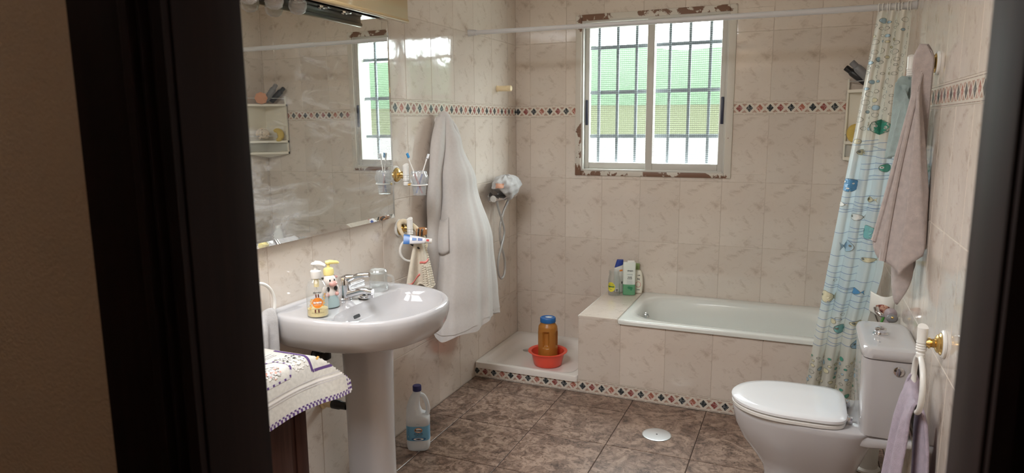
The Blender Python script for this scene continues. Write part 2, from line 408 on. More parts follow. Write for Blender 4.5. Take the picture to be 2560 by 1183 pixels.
def smooth_path(pts, n=8):
    out = []; P = [Vector(p) for p in pts]
    for i in range(len(P) - 1):
        p0, p1, p2, p3 = P[max(i - 1, 0)], P[i], P[i + 1], P[min(i + 2, len(P) - 1)]
        for k in range(n):
            t = k / n; out.append(tuple(0.5 * ((2 * p1) + (-p0 + p2) * t + (2 * p0 - 5 * p1 + 4 * p2 - p3) * t * t + (-p0 + 3 * p1 - 3 * p2 + p3) * t ** 3)))
    out.append(tuple(P[-1])); return out
def sell(a, n=2.0):
    c, s = math.cos(a), math.sin(a); return math.copysign(abs(c) ** (2 / n), c), math.copysign(abs(s) ** (2 / n), s)

# ------------------------------------------------------------------ the room shell
RW = 2.2279        # right wall
YD = -3.581        # door wall, room side
YH = -3.683        # door wall, hall side
ZC = 2.56          # ceiling
YF = -0.685        # front of tub and shower tray
WX0, WX1, WZ0, WZ1 = 0.455, 1.37, 1.235, 2.195   # window opening
ROWS = [0.003, 0.3976, 0.7925, 1.1874, 1.5853, 1.6658, 2.0618, 2.457, ZC]
G = 0.0011         # half joint

_cache = {}
def tile_mesh(rects, mat='tile'):
    key = (mat, tuple(tuple(round(v, 4) for v in r) for r in rects))
    if key in _cache: return _cache[key]
    mb = MB()
    for a0, a1, b0, b1 in rects:
        e, t = 0.0016, 0.004
        mb.add([(a0, t, b0), (a1, t, b0), (a1, t, b1), (a0, t, b1), (a0, .0012, b0), (a1, .0012, b0), (a1, .0012, b1), (a0, .0012, b1),
                (a0 + e, 0, b0 + e), (a1 - e, 0, b0 + e), (a1 - e, 0, b1 - e), (a0 + e, 0, b1 - e)],
               [(0, 1, 5, 4), (1, 2, 6, 5), (2, 3, 7, 6), (3, 0, 4, 7), (4, 5, 9, 8), (5, 6, 10, 9), (6, 7, 11, 10), (7, 4, 8, 11), (8, 9, 10, 11)])
    _cache[key] = mb.mesh('tile', mat, smooth=False); return _cache[key]
def rect_minus(r, h):
    a0, a1, b0, b1 = r; c0, c1, d0, d1 = h
    if c1 <= a0 or c0 >= a1 or d1 <= b0 or d0 >= b1: return [r]
    out = []
    if d0 > b0: out.append((a0, a1, b0, d0))
    if d1 < b1: out.append((a0, a1, d1, b1))
    m0, m1 = max(b0, d0), min(b1, d1)
    if c0 > a0: out.append((a0, c0, m0, m1))
    if c1 < a1: out.append((c1, a1, m0, m1))
    return [o for o in out if o[1] - o[0] > 0.006 and o[3] - o[2] > 0.006]
def put_tile(wall, frame, u0, u1, z0, z1, full_u, full_z, holes=()):
    uc, zc = full_u, full_z
    rects = [(u0 + G, u1 - G, z0 + G, z1 - G)]
    for h in holes: rects = [x for r in rects for x in rect_minus(r, h)]
    rects = [r for r in rects if r[1] - r[0] > 0.005 and r[3] - r[2] > 0.005]
    if not rects: return
    me = tile_mesh([(a - uc, b - uc, c - zc, d - zc) for a, b, c, d in rects])
    o = bpy.data.objects.new('tile', me); COL.objects.link(o); o.parent = wall
    o.location, rz = frame(uc, zc); o.rotation_euler = (0, 0, rz)
def border_mesh(w, h, x0=None, x1=None):
    # one glazed border tile: white ground, four proud diamonds, triangles between them and brown dashes
    key = ('border', round(w, 4), round(h, 4), x0 and round(x0, 4), x1 and round(x1, 4))
    if key in _cache: return _cache[key]
    x0 = -w / 2 if x0 is None else x0; x1 = w / 2 if x1 is None else x1
    mb = MB(); mb.box(x0, x1, 0.0, 0.005, -h / 2, h / 2, 0)
    d = -0.0006; s = w / 4; hw, hh = s * 0.345, h * 0.285
    def clip(pts):
        def cut(P, keep, xe):
            out = []
            for i in range(len(P)):
                a, b = P[i], P[(i + 1) % len(P)]; ka, kb = keep(a[0]), keep(b[0])
                if ka: out.append(a)
                if ka != kb:
                    t = (xe - a[0]) / (b[0] - a[0]); out.append((xe, a[1] + t * (b[1] - a[1])))
            return out
        P = cut(pts, lambda v: v >= x0 + 1e-5, x0 + 1e-5)
        return cut(P, lambda v: v <= x1 - 1e-5, x1 - 1e-5) if P else P
    def face(pts, m):
        P = clip(pts)
        if len(P) < 3: return
        n = len(P)
        mb.add([(p[0], d, p[1]) for p in P] + [(p[0], 0.001, p[1]) for p in P], [tuple(range(n))] + [(i, (i + 1) % n, n + (i + 1) % n, n + i) for i in range(n)], m)
    for i in range(4):
        c = -w / 2 + s * (i + 0.5)
        face([(c - hw, 0), (c, -hh), (c + hw, 0), (c, hh)], (1, 2, 1, 3)[i])
    for i in range(5):
        c = -w / 2 + s * i
        for sg in (-1, 1):
            face([(c - s * .27, sg * h * .325), (c + s * .27, sg * h * .325), (c, sg * h * .115)], 4)
    for i in range(4):
        c = -w / 2 + s * (i + 0.5)
        for sg in (-1, 1): face([(c - s * .42, sg * h * .435 - .0008), (c + s * .42, sg * h * .435 - .0008), (c + s * .42, sg * h * .435 + .0008), (c - s * .42, sg * h * .435 + .0008)], 5)
    _cache[key] = mb.mesh('border_tile', ['b_white', 'b_dark', 'b_red', 'b_terra', 'b_pink', 'b_line'], smooth=False); return _cache[key]
def border_run(wall, frame, ua, ub, u_joint, z0, z1, skip=None, pitch=0.2272):
    k0 = math.floor((ua - u_joint) / pitch); u = u_joint + k0 * pitch
    while u < ub - 1e-4:
        segs = [(max(u, ua), min(u + pitch, ub))]
        if skip: segs = [s for g in segs for s in ([(g[0], min(g[1], skip[0]))] + [(max(g[0], skip[1]), g[1])])]
        for a, b in segs:
            if b - a > 0.006:
                c = u + pitch / 2
                me = border_mesh(pitch, z1 - z0 - 0.001, a + 0.0006 - c, b - 0.0006 - c)
                o = bpy.data.objects.new('border_tile', me); COL.objects.link(o); o.parent = wall
                o.location, rz = frame(c, (z0 + z1) / 2); o.rotation_euler = (0, 0, rz)
        u += pitch
F_back = lambda u, z: ((u, 0, z), 0.0)
F_left = lambda u, z: ((0, u, z), PI / 2)
F_right = lambda u, z: ((RW, -u, z), -PI / 2)
F_front = lambda u, z: ((u, YF, z), 0.0)

def tiled(wall, frame, ua, ub, joint, rows, holes=(), width=0.25):
    for r in range(len(rows) - 1):
        z0, z1 = rows[r], rows[r + 1]
        if abs(z0 - 1.5853) < 1e-3: continue
        k = math.floor((ua - joint) / width); u = joint + k * width
        while u < ub - 1e-4:
            a, b = max(u, ua), min(u + width, ub)
            if b - a > 0.008: put_tile(wall, frame, a, b, z0, z1, u + width / 2, (z0 + min(z1, z0 + 0.395)) / 2 if z1 - z0 > 0.2 else (z0 + z1) / 2, holes)
            u += width

# back wall with the window opening
mb = MB(); g = 0.0016
mb.box(-0.15, WX0, g, 0.20, -0.1, ZC + .1); mb.box(WX1, RW + 0.15, g, 0.20, -0.1, ZC + .1)
mb.box(WX0, WX1, g, 0.20, -0.1, WZ0); mb.box(WX0, WX1, g, 0.20, WZ1, ZC + .1)
wall_back = struct(mb.build('wall_back', 'grout', smooth=False))
tiled(wall_back, F_back, 0, RW, 0.1044, ROWS, holes=[(WX0, WX1, WZ0, WZ1)])
border_run(wall_back, F_back, 0, RW, 1.5780, 1.5853, 1.6658, skip=(WX0, WX1))
# left wall
wall_left = struct(MB().box(-0.15, -g, YD, g, -0.1, ZC + .1).build('wall_left', 'grout', smooth=False))
tiled(wall_left, F_left, -3.58, 0, -0.128, ROWS)
border_run(wall_left, F_left, -3.58, 0, -0.0345, 1.5853, 1.6658)
# right wall
wall_right = struct(MB().box(RW + g, RW + 0.15, YD, g, -0.1, ZC + .1).build('wall_right', 'grout', smooth=False))
tiled(wall_right, F_right, 0, 3.58, 0.0218, ROWS)
border_run(wall_right, F_right, 0, 3.58, 0.05, 1.5853, 1.6658)
# floor with stone tiles
floor = struct(MB().box(-0.15, RW + 0.15, -5.6, 0.2, -0.12, -0.0022).build('floor', 'grout_dark', smooth=False))
fp, fx0, fy0 = 0.40061, 0.19243, -0.86556
def floor_mesh(x0, x1, y0, y1):
    key = ('fl', round(x0, 4), round(x1, 4), round(y0, 4), round(y1, 4))
    if key not in _cache:
        e = 0.0018
        _cache[key] = MB().add([(x0, y0, -.003), (x1, y0, -.003), (x1, y1, -.003), (x0, y1, -.003), (x0, y0, -.0012), (x1, y0, -.0012), (x1, y1, -.0012), (x0, y1, -.0012), (x0 + e, y0 + e, 0), (x1 - e, y0 + e, 0), (x1 - e, y1 - e, 0), (x0 + e, y1 - e, 0)],
            [(0, 1, 5, 4), (1, 2, 6, 5), (2, 3, 7, 6), (3, 0, 4, 7), (4, 5, 9, 8), (5, 6, 10, 9), (6, 7, 11, 10), (7, 4, 8, 11), (8, 9, 10, 11)]).mesh('floor_tile', 'floor', smooth=False)
    return _cache[key]
for i in range(-1, 6):
    for j in range(-8, 3):
        x0, x1 = max(0.0, fx0 + fp * i), min(RW, fx0 + fp * (i + 1)); y0, y1 = max(YD, fy0 + fp * j), min(YF, fy0 + fp * (j + 1))
        if x1 - x0 < 0.01 or y1 - y0 < 0.01: continue
        cx, cy = fx0 + fp * (i + .5), fy0 + fp * (j + .5); q = 0.0018
        o = bpy.data.objects.new('floor_tile', floor_mesh(x0 + q - cx, x1 - q - cx, y0 + q - cy, y1 - q - cy)); COL.objects.link(o); o.parent = floor; o.location = (cx, cy, 0)
struct(MB().box(-0.15, RW + 0.15, YD - .2, 0.2, ZC, ZC + 0.1).build('ceiling', 'ceil', smooth=False))
# door wall with the doorway the picture is taken through
XJL, XJR, ZDOOR = 1.1187, 1.939, 2.08
mb = MB(); mb.box(-0.15, XJL - .03, YH, YD, -0.1, ZC + .1); mb.box(XJR + .03, RW + 1.2, YH, YD, -0.1, ZC + .1); mb.box(XJL - .03, XJR + .03, YH, YD, ZDOOR, ZC + .1)
struct(mb.build('wall_front', 'plaster', smooth=False))
mb = MB(); mb.box(-0.9, -0.15, YH, YD, -0.1, ZC + .1)
struct(mb.build('wall_front_side', 'plaster', smooth=False))
frame = struct(MB().rbox(XJL - .03, XJL, YH - .004, YD + .004, 0, ZDOOR, .003).build('door_1', 'wood_door'))
MB().rbox(XJR, XJR + .03, YH - .004, YD + .004, 0, ZDOOR, .003).build('jamb', 'wood_door', frame)
MB().rbox(XJL - .03, XJR + .03, YH - .004, YD + .004, ZDOOR, ZDOOR + .03, .003).build('head_jamb', 'wood_door', frame)
# stop strips in the rebate
# moulded casing on the hall side, profile across its width
def casing(x_in, sgn, name):
    prof = [(0, 0), (0, .014), (.012, .018), (.022, .012), (.030, .020), (.040, .014), (.048, .022), (.060, .022), (.068, .016), (.080, .018), (.155, .018), (.162, .012), (.162, 0)]
    pts = [(x_in - sgn * a, YH - b) for a, b in prof]
    return MB().prism(pts, 'z', 0, ZDOOR + .1)
casing(XJL - .004, 1, 'casing').build('casing', 'wood_door', frame, ang=25)
casing(XJR + .004, -1, 'casing').build('casing', 'wood_door', frame, ang=25)
MB().rbox(XJL - .16, XJR + .16, YH - .018, YH, ZDOOR, ZDOOR + .14, .004).build('casing', 'wood_door', frame)
# the hall around the camera
struct(MB().box(-0.95, -0.9, -5.6, YH, -0.1, ZC + .1).build('wall_hall_left', 'plaster', smooth=False))
struct(MB().box(RW + 1.15, RW + 1.2, -5.6, YH, -0.1, ZC + .1).build('wall_hall_right', 'plaster', smooth=False))
struct(MB().box(-0.95, RW + 1.2, -5.65, -5.6, -0.1, ZC + .1).build('wall_hall_back', 'plaster', smooth=False))
struct(MB().box(-0.95, RW + 1.2, -5.65, YD - .2, ZC, ZC + 0.1).build('ceiling_hall', 'ceil', smooth=False))
struct(MB().box(-0.95, -0.15, -5.6, YD, -0.12, -0.002).build('floor_hall', 'grout_dark', smooth=False))
struct(MB().box(RW + 0.15, RW + 1.2, -5.6, YH, -0.12, -0.002).build('floor_hall_end', 'grout_dark', smooth=False))

# ------------------------------------------------------------------ window
win = struct(MB().box(WX0 - .001, WX0 + .012, .03, .19, WZ0, WZ1).box(WX1 - .012, WX1 + .001, .03, .19, WZ0, WZ1).box(WX0, WX1, .03, .19, WZ0 - .001, WZ0 + .012).box(WX0, WX1, .03, .19, WZ1 - .012, WZ1 + .001).build('window_1', 'alu', smooth=False))
def bar(n, x0, x1, z0, z1, y0, y1, mat, r=.003, par=win, seg=2):
    return MB().rbox(x0, x1, y0, y1, z0, z1, r, seg).build(n, mat, par)
bar('casing', .423, .462, 1.210, 2.223, -.014, .03, 'chipped', .004); bar('casing', 1.362, 1.403, 1.210, 2.223, -.014, .03, 'chipped', .004)
bar('casing', .462, 1.362, 1.210, 1.240, -.012, .03, 'chipped', .004); bar('casing', .462, 1.362, 2.185, 2.223, -.012, .03, 'chipped', .004)
bar('track_frame', .460, .474, 1.238, 2.19, -.006, .075, 'alu'); bar('track_frame', 1.351, 1.364, 1.238, 2.19, -.006, .075, 'alu')
bar('track_frame', .472, 1.353, 1.238, 1.252, -.010, .075, 'alu'); bar('track_frame', .472, 1.353, 2.172, 2.19, -.006, .075, 'alu')
def sash(x0, x1, y, ws):
    f = bar('sash', x0, x0 + ws[0], 1.250, 2.175, y, y + .026, 'alu', .004)
    bar('sash_stile', x1 - ws[1], x1, 1.250, 2.175, y, y + .026, 'alu', .004, f)
    bar('sash_rail', x0 + ws[0], x1 - ws[1], 1.250, 1.294, y, y + .026, 'alu', .004, f)
    bar('sash_rail', x0 + ws[0], x1 - ws[1], 2.143, 2.175, y, y + .026, 'alu', .004, f)
    MB().box(x0 + ws[0] - .004, x1 - ws[1] + .004, y + .012, y + .014, 1.290, 2.147).build('pane', 'glass_win', f, smooth=False)
    return f
s1 = sash(.474, .926, .032, (.030, .045)); s2 = sash(.880, 1.353, .002, (.045, .032))
for s, xx, y in ((s1, .4795, .026), (s2, 1.330, -.005)):
    MB().rbox(xx, xx + .017, y, y + .008, 1.535, 1.695, .003).build('latch', 'navy', s)
MAT['grille'] = plain('grey_grille_paint', (0.17, 0.19, 0.22), 0.7, spec=0.1)
# security grille outside
gr = thing('window_grille', 'grey metal bar grille outside the ribbed window panes', 'grille', (.91, .115, 1.2))
for x in (.545, .668, .79, 1.0, 1.122, 1.245): MB().box(x - .008, x + .008, .105, .121, WZ0, WZ1).build('bar', 'grille', gr, smooth=False)
for z in (1.462, 1.745, 2.03): MB().box(WX0, WX1, .121, .133, z - .011, z + .011).build('cross_bar', 'grille', gr, smooth=False)

# ------------------------------------------------------------------ outdoors, seen blurred through the panes
MAT['leaf'] = plain('leaf_green', (0.029, 0.044, 0.027), 0.8, spec=0.0, bump=(2, 0.5, 0.2))
MAT['meadow'] = plain('dry_meadow', (0.0205, 0.0218, 0.0122), 0.9, spec=0.0)
MAT['stucco'] = plain('white_stucco', (0.10, 0.10, 0.095), 0.9, spec=0.0)
MAT['terrace'] = plain('pale_terrace', (0.20, 0.20, 0.18), 0.9, spec=0.0)
struct(MB().box(-40, 45, .2, 9, -.5, -.3).build('ground_outside', 'terrace', smooth=False))
struct(MB().box(-40, 45, 9.0, 9.25, -.4, 1.32).build('wall_garden', 'stucco', smooth=False))
struct(MB().grid(lambda u, v: (-40 + 85 * u, 9.3 + 17 * v, .9 + 1.9 * v + .25 * math.sin(9 * u) * v), 12, 6).build('ground_slope', 'meadow'))
mb = MB(); rr = random.Random(3); W_ = [(rr.uniform(.3, 2.2), rr.uniform(0, 6), rr.uniform(.2, 1)) for _ in range(9)]
def hedge(u, v):
    x = -30 + 70 * u; a_ = PI * v; bump_ = sum(w * math.sin(k * x + p + 2.2 * v) for k, p, w in W_) * .10
    return (x, 25 - (2.2 + .5 * bump_) * math.cos(a_), .6 + (4.15 + bump_) * math.sin(a_) ** .6)
mb.grid(hedge, 260, 14)
o = mb.build('treeline', 'leaf'); o['kind'] = 'stuff'; tag(o, 'green treeline blurred behind the ribbed window glass', 'trees')

# ------------------------------------------------------------------ built-in tub surround
sur = MB().box(.6690, RW, YF + g, 0.0, 0.0, .40)
sur = MB()
sur.box(.6690, .895, YF + g, -.0005, 0.0, .4555); sur.box(.895, RW - .0005, YF + g, YF + .05, 0.0, .425)
tub_sur = struct(sur.build('wall_tub_surround', 'grout', smooth=False))
tiled(tub_sur, F_front, .667, RW, .663, [.078, .4575], holes=[(.885, RW, .438, .5)])
border_run(tub_sur, F_front, .667, RW, .6675, 0.0005, .0785)
# left side face of the block and its tiled top
F_side = lambda u, z: ((.667, -u, z), -PI / 2)
tiled(tub_sur, F_side, 0.001, -YF, -YF - .25 * 3, [.003, .4575])
def top_tile(x0, x1, y0, y1):
    t = MB().rbox(x0 + G, x1 - G, y0 + G, y1 - G, .4555, .4605, .0012, 1).build('tile', 'tile', tub_sur, smooth=False)
for y0, y1 in ((YF, -.4325), (-.4325, -.18), (-.18, 0)): top_tile(.667, .893, y0, y1)
MB().rbox(.6650, .6695, YF - .002, 0.0, .4535, .4615, .0015, 1).build('edge_trim', 'plastic_w', tub_sur)
# border under the shower tray
tray_base = struct(MB().box(0.0, .6665, YF + g, -.001, 0, .028).box(0.0, .6665, YF + g, YF + .03, .028, .06).build('wall_tray_base', 'grout', smooth=False))
border_run(tray_base, F_front, 0.0005, .6665, .6675 - .2272 * 3, 0.0005, .0785)

# ------------------------------------------------------------------ bathtub
def rrect(cx, cy, hx, hy, z, n=4.0, N=64):
    out = []
    for k in range(N):
        c, s = sell(2 * PI * (k + .5) / N, n); out.append((cx + hx * c, cy + hy * s, z))
    return out
tub = thing('bathtub', 'white enamel bathtub built into the tiled surround', 'bathtub', (1.56, -.35, .1))
tx0, tx1, ty0, ty1 = .894, RW - .0015, -.699, -.0015
tcx, tcy, thx, thy = (tx0 + tx1) / 2, (ty0 + ty1) / 2, (tx1 - tx0) / 2, (ty1 - ty0) / 2
R = [rrect(tcx, tcy, thx, thy, .438, 40), rrect(tcx, tcy, thx, thy, .455, 40), rrect(tcx, tcy, thx - .004, thy - .004, .462, 40),
     rrect(tcx, tcy, thx - .012, thy - .012, .4635, 30), rrect(tcx, tcy, thx - .045, thy - .060, .461, 7), rrect(tcx, tcy, thx - .056, thy - .075, .455, 4.5),
     rrect(tcx, tcy, thx - .066, thy - .088, .435, 4), rrect(tcx, tcy, thx - .09, thy - .105, .32, 4), rrect(tcx, tcy, thx - .13, thy - .13, .17, 4),
     rrect(tcx, tcy, thx - .19, thy - .19, .125, 3.5), rrect(tcx, tcy, thx - .4, thy - .28, .118, 3)]
MB().loft(R, cap0=False).build('basin', 'enamel', tub, ang=50)
ov = MB().lathe([(.0, 0), (.020, 0), (.020, .006), (.014, .010), (0.001, .010)], (0, 0, 0), 'x', 20).xf(lambda p: (p[0] + .9775, p[1] - .33, p[2] + .400))
ov.build('overflow', 'chrome', tub)
MB().tube([(.986, -.352, .405), (.994, -.352, .385), (.994, -.308, .385), (.986, -.308, .405)], .0035, 8).build('overflow_lever', 'chrome', tub)

# ------------------------------------------------------------------ shower tray
tray = thing('shower_tray', 'cream white square shower tray in the corner below the shower hose', 'shower tray', (.33, -.34, .06))
sx, sy, shx, shy = .333, -.3475, .3325, .3465
R = [rrect(sx, sy, shx, shy, .0605, 40), rrect(sx, sy, shx, shy, .090, 40), rrect(sx, sy, shx - .003, shy - .003, .095, 40), rrect(sx, sy, shx - .030, shy - .034, .0945, 16),
     rrect(sx, sy, shx - .040, shy - .045, .090, 8), rrect(sx, sy, shx - .050, shy - .056, .060, 6), rrect(sx, sy, shx - .064, shy - .070, .040, 6), rrect(sx, sy, shx - .10, shy - .11, .0345, 6), rrect(sx, sy, shx - .25, shy - .25, .0335, 4)]
MB().loft(R, cap0=False).build('tray', 'tray', tray, ang=50)
MB().lathe([(.0, .0335), (.035, .0335), (.035, .0365), (.02, .038), (.001, .038)], (.16, -.2, 0), 'z', 20).build('drain', 'chrome', tray)

# ------------------------------------------------------------------ washbasin
SY = -2.112
def sink_outer(k, z, N=72, dx=0.0):
    out = []
    for i in range(N):
        a = 2 * PI * i / N; c, s = math.cos(a), math.sin(a)
        n = 2.35 if c >= 0 else 5.5; cc = math.copysign(abs(c) ** (2 / n), c); ss = math.copysign(abs(s) ** (2 / n), s)
        xs = .365 if c >= 0 else .188
        out.append((.195 + xs * cc * k + dx, SY + .312 * ss * k, z))
    # pull the two branches together at c=0
    return out
def sink_bowl(k, z, N=72, sh=0.0):
    out = []
    for i in range(N):
        a = 2 * PI * i / N; c, s = math.cos(a), math.sin(a); n = 2.3 if c >= 0 else 3.2
        cc = math.copysign(abs(c) ** (2 / n), c); ss = math.copysign(abs(s) ** (2 / n), s)
        out.append((.335 + sh + (.195 if c >= 0 else .115) * cc * k, SY + .255 * ss * k, z))
    return out
def mixr(A, B, t, z): return [(a[0] + (b[0] - a[0]) * t, a[1] + (b[1] - a[1]) * t, z) for a, b in zip(A, B)]
basin = thing('pedestal_washbasin', 'white porcelain washbasin on a pedestal below the mirror', 'washbasin', (.2, SY, 0))
def under(kx, ky, z, shift):
    return [(.02 + (p[0] - .02) * kx + shift, SY + (p[1] - SY) * ky, z) for p in sink_outer(1, z)]
so, sb = sink_outer(1.0, .85), sink_bowl(1.0, .85)
R = [under(.56, .40, .718, .02), under(.74, .66, .721, .008), under(.88, .88, .729, .002), under(.945, .955, .745, 0), under(.982, .986, .780, 0), sink_outer(1.0, .818), sink_outer(1.0, .838), sink_outer(.992, .850), sink_outer(.972, .8565),
     mixr(sink_outer(.955, 0), sb, .35, .855), mixr(sink_outer(.955, 0), sb, .82, .851), sink_bowl(1.0, .847), sink_bowl(.965, .830), sink_bowl(.91, .806), sink_bowl(.80, .784), sink_bowl(.6, .766), sink_bowl(.3, .757), sink_bowl(.09, .755)]
MB().loft(R).build('bowl', 'porcelain', basin, ang=60)
# raised back ledge against the wall
MB().rbox(.003, .035, SY - .285, SY + .285, .835, .866, .010, 3).build('back_ledge', 'porcelain', basin)
def ped(k, z, ax=.105, ay=.084, cx=.215):
    return [(cx + ax * k * sell(2 * PI * i / 40, 2.4)[0], SY + .028 + ay * k * sell(2 * PI * i / 40, 2.4)[1], z) for i in range(40)]
MB().loft([ped(1.16, 0), ped(1.15, .015), ped(1.0, .035), ped(.94, .10), ped(.93, .3), ped(.96, .5), ped(.99, .62), ped(1.02, .735)]).build('pedestal', 'porcelain', basin, ang=60)
# overflow slot in the back of the bowl, with the maker's small print above it
slot = [(.2335 + .02 * 0, 0, 0)]
def slot_pt(y, z): return (.222 + (.853 - z) * .42 + .0005, y, z)
pts = []
for i in range(20):
    c, s = sell(2 * PI * i / 20, 5); pts.append(slot_pt(SY - .075 + .021 * c, .812 + .0065 * s))
MB().poly([(p[0] + .006, p[1], p[2]) for p in pts]).build('overflow_slot', 'black', basin)
MAT['grey_ink'] = plain('grey_ink', (.25, .25, .27), .5)

# ------------------------------------------------------------------ basin mixer tap
tap = thing('basin_tap', 'chrome single lever mixer tap on the washbasin', 'tap', (.135, SY, .853))
MB().lathe([(.030, .853), (.030, .857), (.026, .861), (.025, .895), (.026, .910), (.0255, .930), (.018, .944), (.002, .949)], (.135, SY, 0), 'z', 28).build('body', 'chrome', tap, ang=40)
MB().tube(smooth_path([(.145, SY, .872), (.185, SY + .004, .884), (.225, SY + .008, .893), (.262, SY + .012, .890)], 6), [.019, .018, .017, .0165, .016, .0155, .015, .015, .0148, .0146, .0144, .0142, .014, .014, .0138, .0135, .0133, .013, .013], 14).build('spout', 'chrome', tap)
MB().lathe([(.0125, 0), (.0125, .014), (.001, .014)], (.252, SY + .011, .866), 'z', 16).build('aerator', 'chrome', tap)
pa = smooth_path([(.128, SY, .938), (.16, SY + .004, .940), (.20, SY + .010, .952), (.245, SY + .018, .958)], 6)
lv = MB().tube(pa, [.010 + .006 * math.sin(PI * min(1, i / 9)) * (1 if i < 9 else .6) for i in range(len(pa))], 12); lv.build('lever', 'chrome', tap)
MB().sphere((.1545, SY - .006, .925), .004, 0, 8, 6).build('indicator', 'black', tap)
# strainer plug lying behind the spout
pl = thing('sink_strainer', 'small round chrome sink strainer lying behind the tap spout', 'strainer', (.195, SY + .045, .853))
MB().lathe([(.024, .8525), (.024, .8555), (.018, .858), (.018, .862), (.008, .866), (.001, .866)], (.195, SY + .048, 0), 'z', 20).build('disc', 'chrome', pl)
MB().lathe([(.006, .865), (.006, .874), (.001, .876)], (.195, SY + .048, 0), 'z', 12).build('knob', 'black', pl)

# ------------------------------------------------------------------ valves and pipes under the basin
v1 = thing('angle_valve', 'black angle valve on the wall under the washbasin', 'valve', (.0, -2.15, .615))
MB().lathe([(.026, 0), (.026, .006), (.016, .012), (.012, .014), (.012, .05), (.001, .05)], (.001, -2.15, .615), 'x', 20).build('body', 'black', v1)
MB().rbox(.050, .072, -2.168, -2.132, .600, .630, .006).build('handle', 'black', v1)
MB().tube(smooth_path([(.03, -2.15, .62), (.035, -2.15, .66), (.07, -2.13, .70)], 5), .006, 8).build('hose', 'steel', v1)
v2 = thing('waste_trap', 'cream and black waste pipe joint behind the pedestal', 'pipe', (.0, -2.13, .385))
MB().lathe([(.028, 0), (.028, .008), (.019, .012), (.018, .055), (.001, .055)], (.001, -2.115, .395), 'x', 20).build('wall_flange', 'plastic_cream', v2)
MB().lathe([(.020, .05), (.020, .085), (.017, .09), (.016, .12), (.001, .12)], (.001, -2.115, .395), 'x', 20).build('coupling', 'black', v2)
MB().rbox(.002, .012, -2.395, -2.370, .690, .730, .003).build('mounting_bracket', 'steel', basin)

# ------------------------------------------------------------------ mirror
MY0, MY1, MZ0, MZ1 = -2.75, -1.556, 1.108, 2.012
mir = thing('wall_mirror', 'large frameless mirror with cut glass edge above the washbasin', 'mirror', (.0, -2.1, 1.1))
MB().box(.004, .024, MY0, MY1, MZ0, MZ1).build('backing', 'grout', mir, smooth=False)
bw = .020
MB().poly([(.0300, MY0 + bw, MZ0 + bw), (.0300, MY1 - bw, MZ0 + bw), (.0300, MY1 - bw, MZ1 - .004), (.0300, MY0 + bw, MZ1 - .004)]).build('glass', 'mirror', mir, smooth=False)
MB().add([(.0246, MY0, MZ0), (.0246, MY1, MZ0), (.0300, MY1 - bw, MZ0 + bw), (.0300, MY0 + bw, MZ0 + bw)], [(0, 1, 2, 3)]).build('bevel_strip', 'mirror', mir, smooth=False)
MB().add([(.0246, MY1, MZ0), (.0246, MY1, MZ1), (.0300, MY1 - bw, MZ1 - .004), (.0300, MY1 - bw, MZ0 + bw)], [(0, 1, 2, 3)]).build('bevel_strip', 'mirror', mir, smooth=False)

# ------------------------------------------------------------------ light valance above the mirror
MAT['valance'] = plain('beige_lacquer', s2l((172, 148, 108)), 0.3, coat=.3)
val = thing('mirror_light', 'beige light valance with chrome plate and globe bulbs above the mirror', 'lamp', (.0, -2.2, 2.0))
MB().rbox(.150, .160, -2.95, -1.60, 1.995, 2.30, .004).build('front_panel', 'valance', val)
MB().rbox(.143, .165, -2.95, -1.598, 1.985, 2.003, .006, 3).build('edge_moulding', 'valance', val)
MB().box(.004, .150, -2.95, -1.604, 2.27, 2.30).build('top_panel', 'valance', val, smooth=False)
MB().box(.004, .148, -1.615, -1.602, 2.02, 2.27).build('end_panel', 'valance', val, smooth=False)
MB().box(.004, .149, -2.95, -1.612, 2.016, 2.022).build('reflector_plate', 'chrome', val, smooth=False)
MAT['bulb'] = mat_clear('bulb_glass', (.95, .95, .93), .15, .25, (.85, .83, .85))
for i, y in enumerate((-2.60, -2.475, -2.355, -2.235, -2.10, -1.95, -1.80)):
    MB().lathe([(.024, 2.017), (.024, 2.0125), (.0185, 2.0115), (.018, 2.0165), (.001, 2.0165)], (.085, y, 0), 'z', 20, cap0=False).build('socket', 'chrome', val)
    MB().lathe([(.0005, 2.0155), (.0172, 2.0155)], (.085, y, 0), 'z', 20, cap0=False, cap1=False).build('socket_hole', 'black', val)
    if i < 4:
        bl = MB().lathe([(.013, 2.014), (.014, 2.004), (.024, 1.997), (.032, 1.982), (.0325, 1.966), (.026, 1.949), (.013, 1.9405), (.001, 1.939)], (.085, y, 0), 'z', 24).build('bulb', 'bulb', val)
        MB().lathe([(.010, 2.012), (.010, 1.998), (.003, 1.994), (.001, 1.99)], (.085, y, 0), 'z', 12).build('bulb_stem', 'grey_ink', bl)

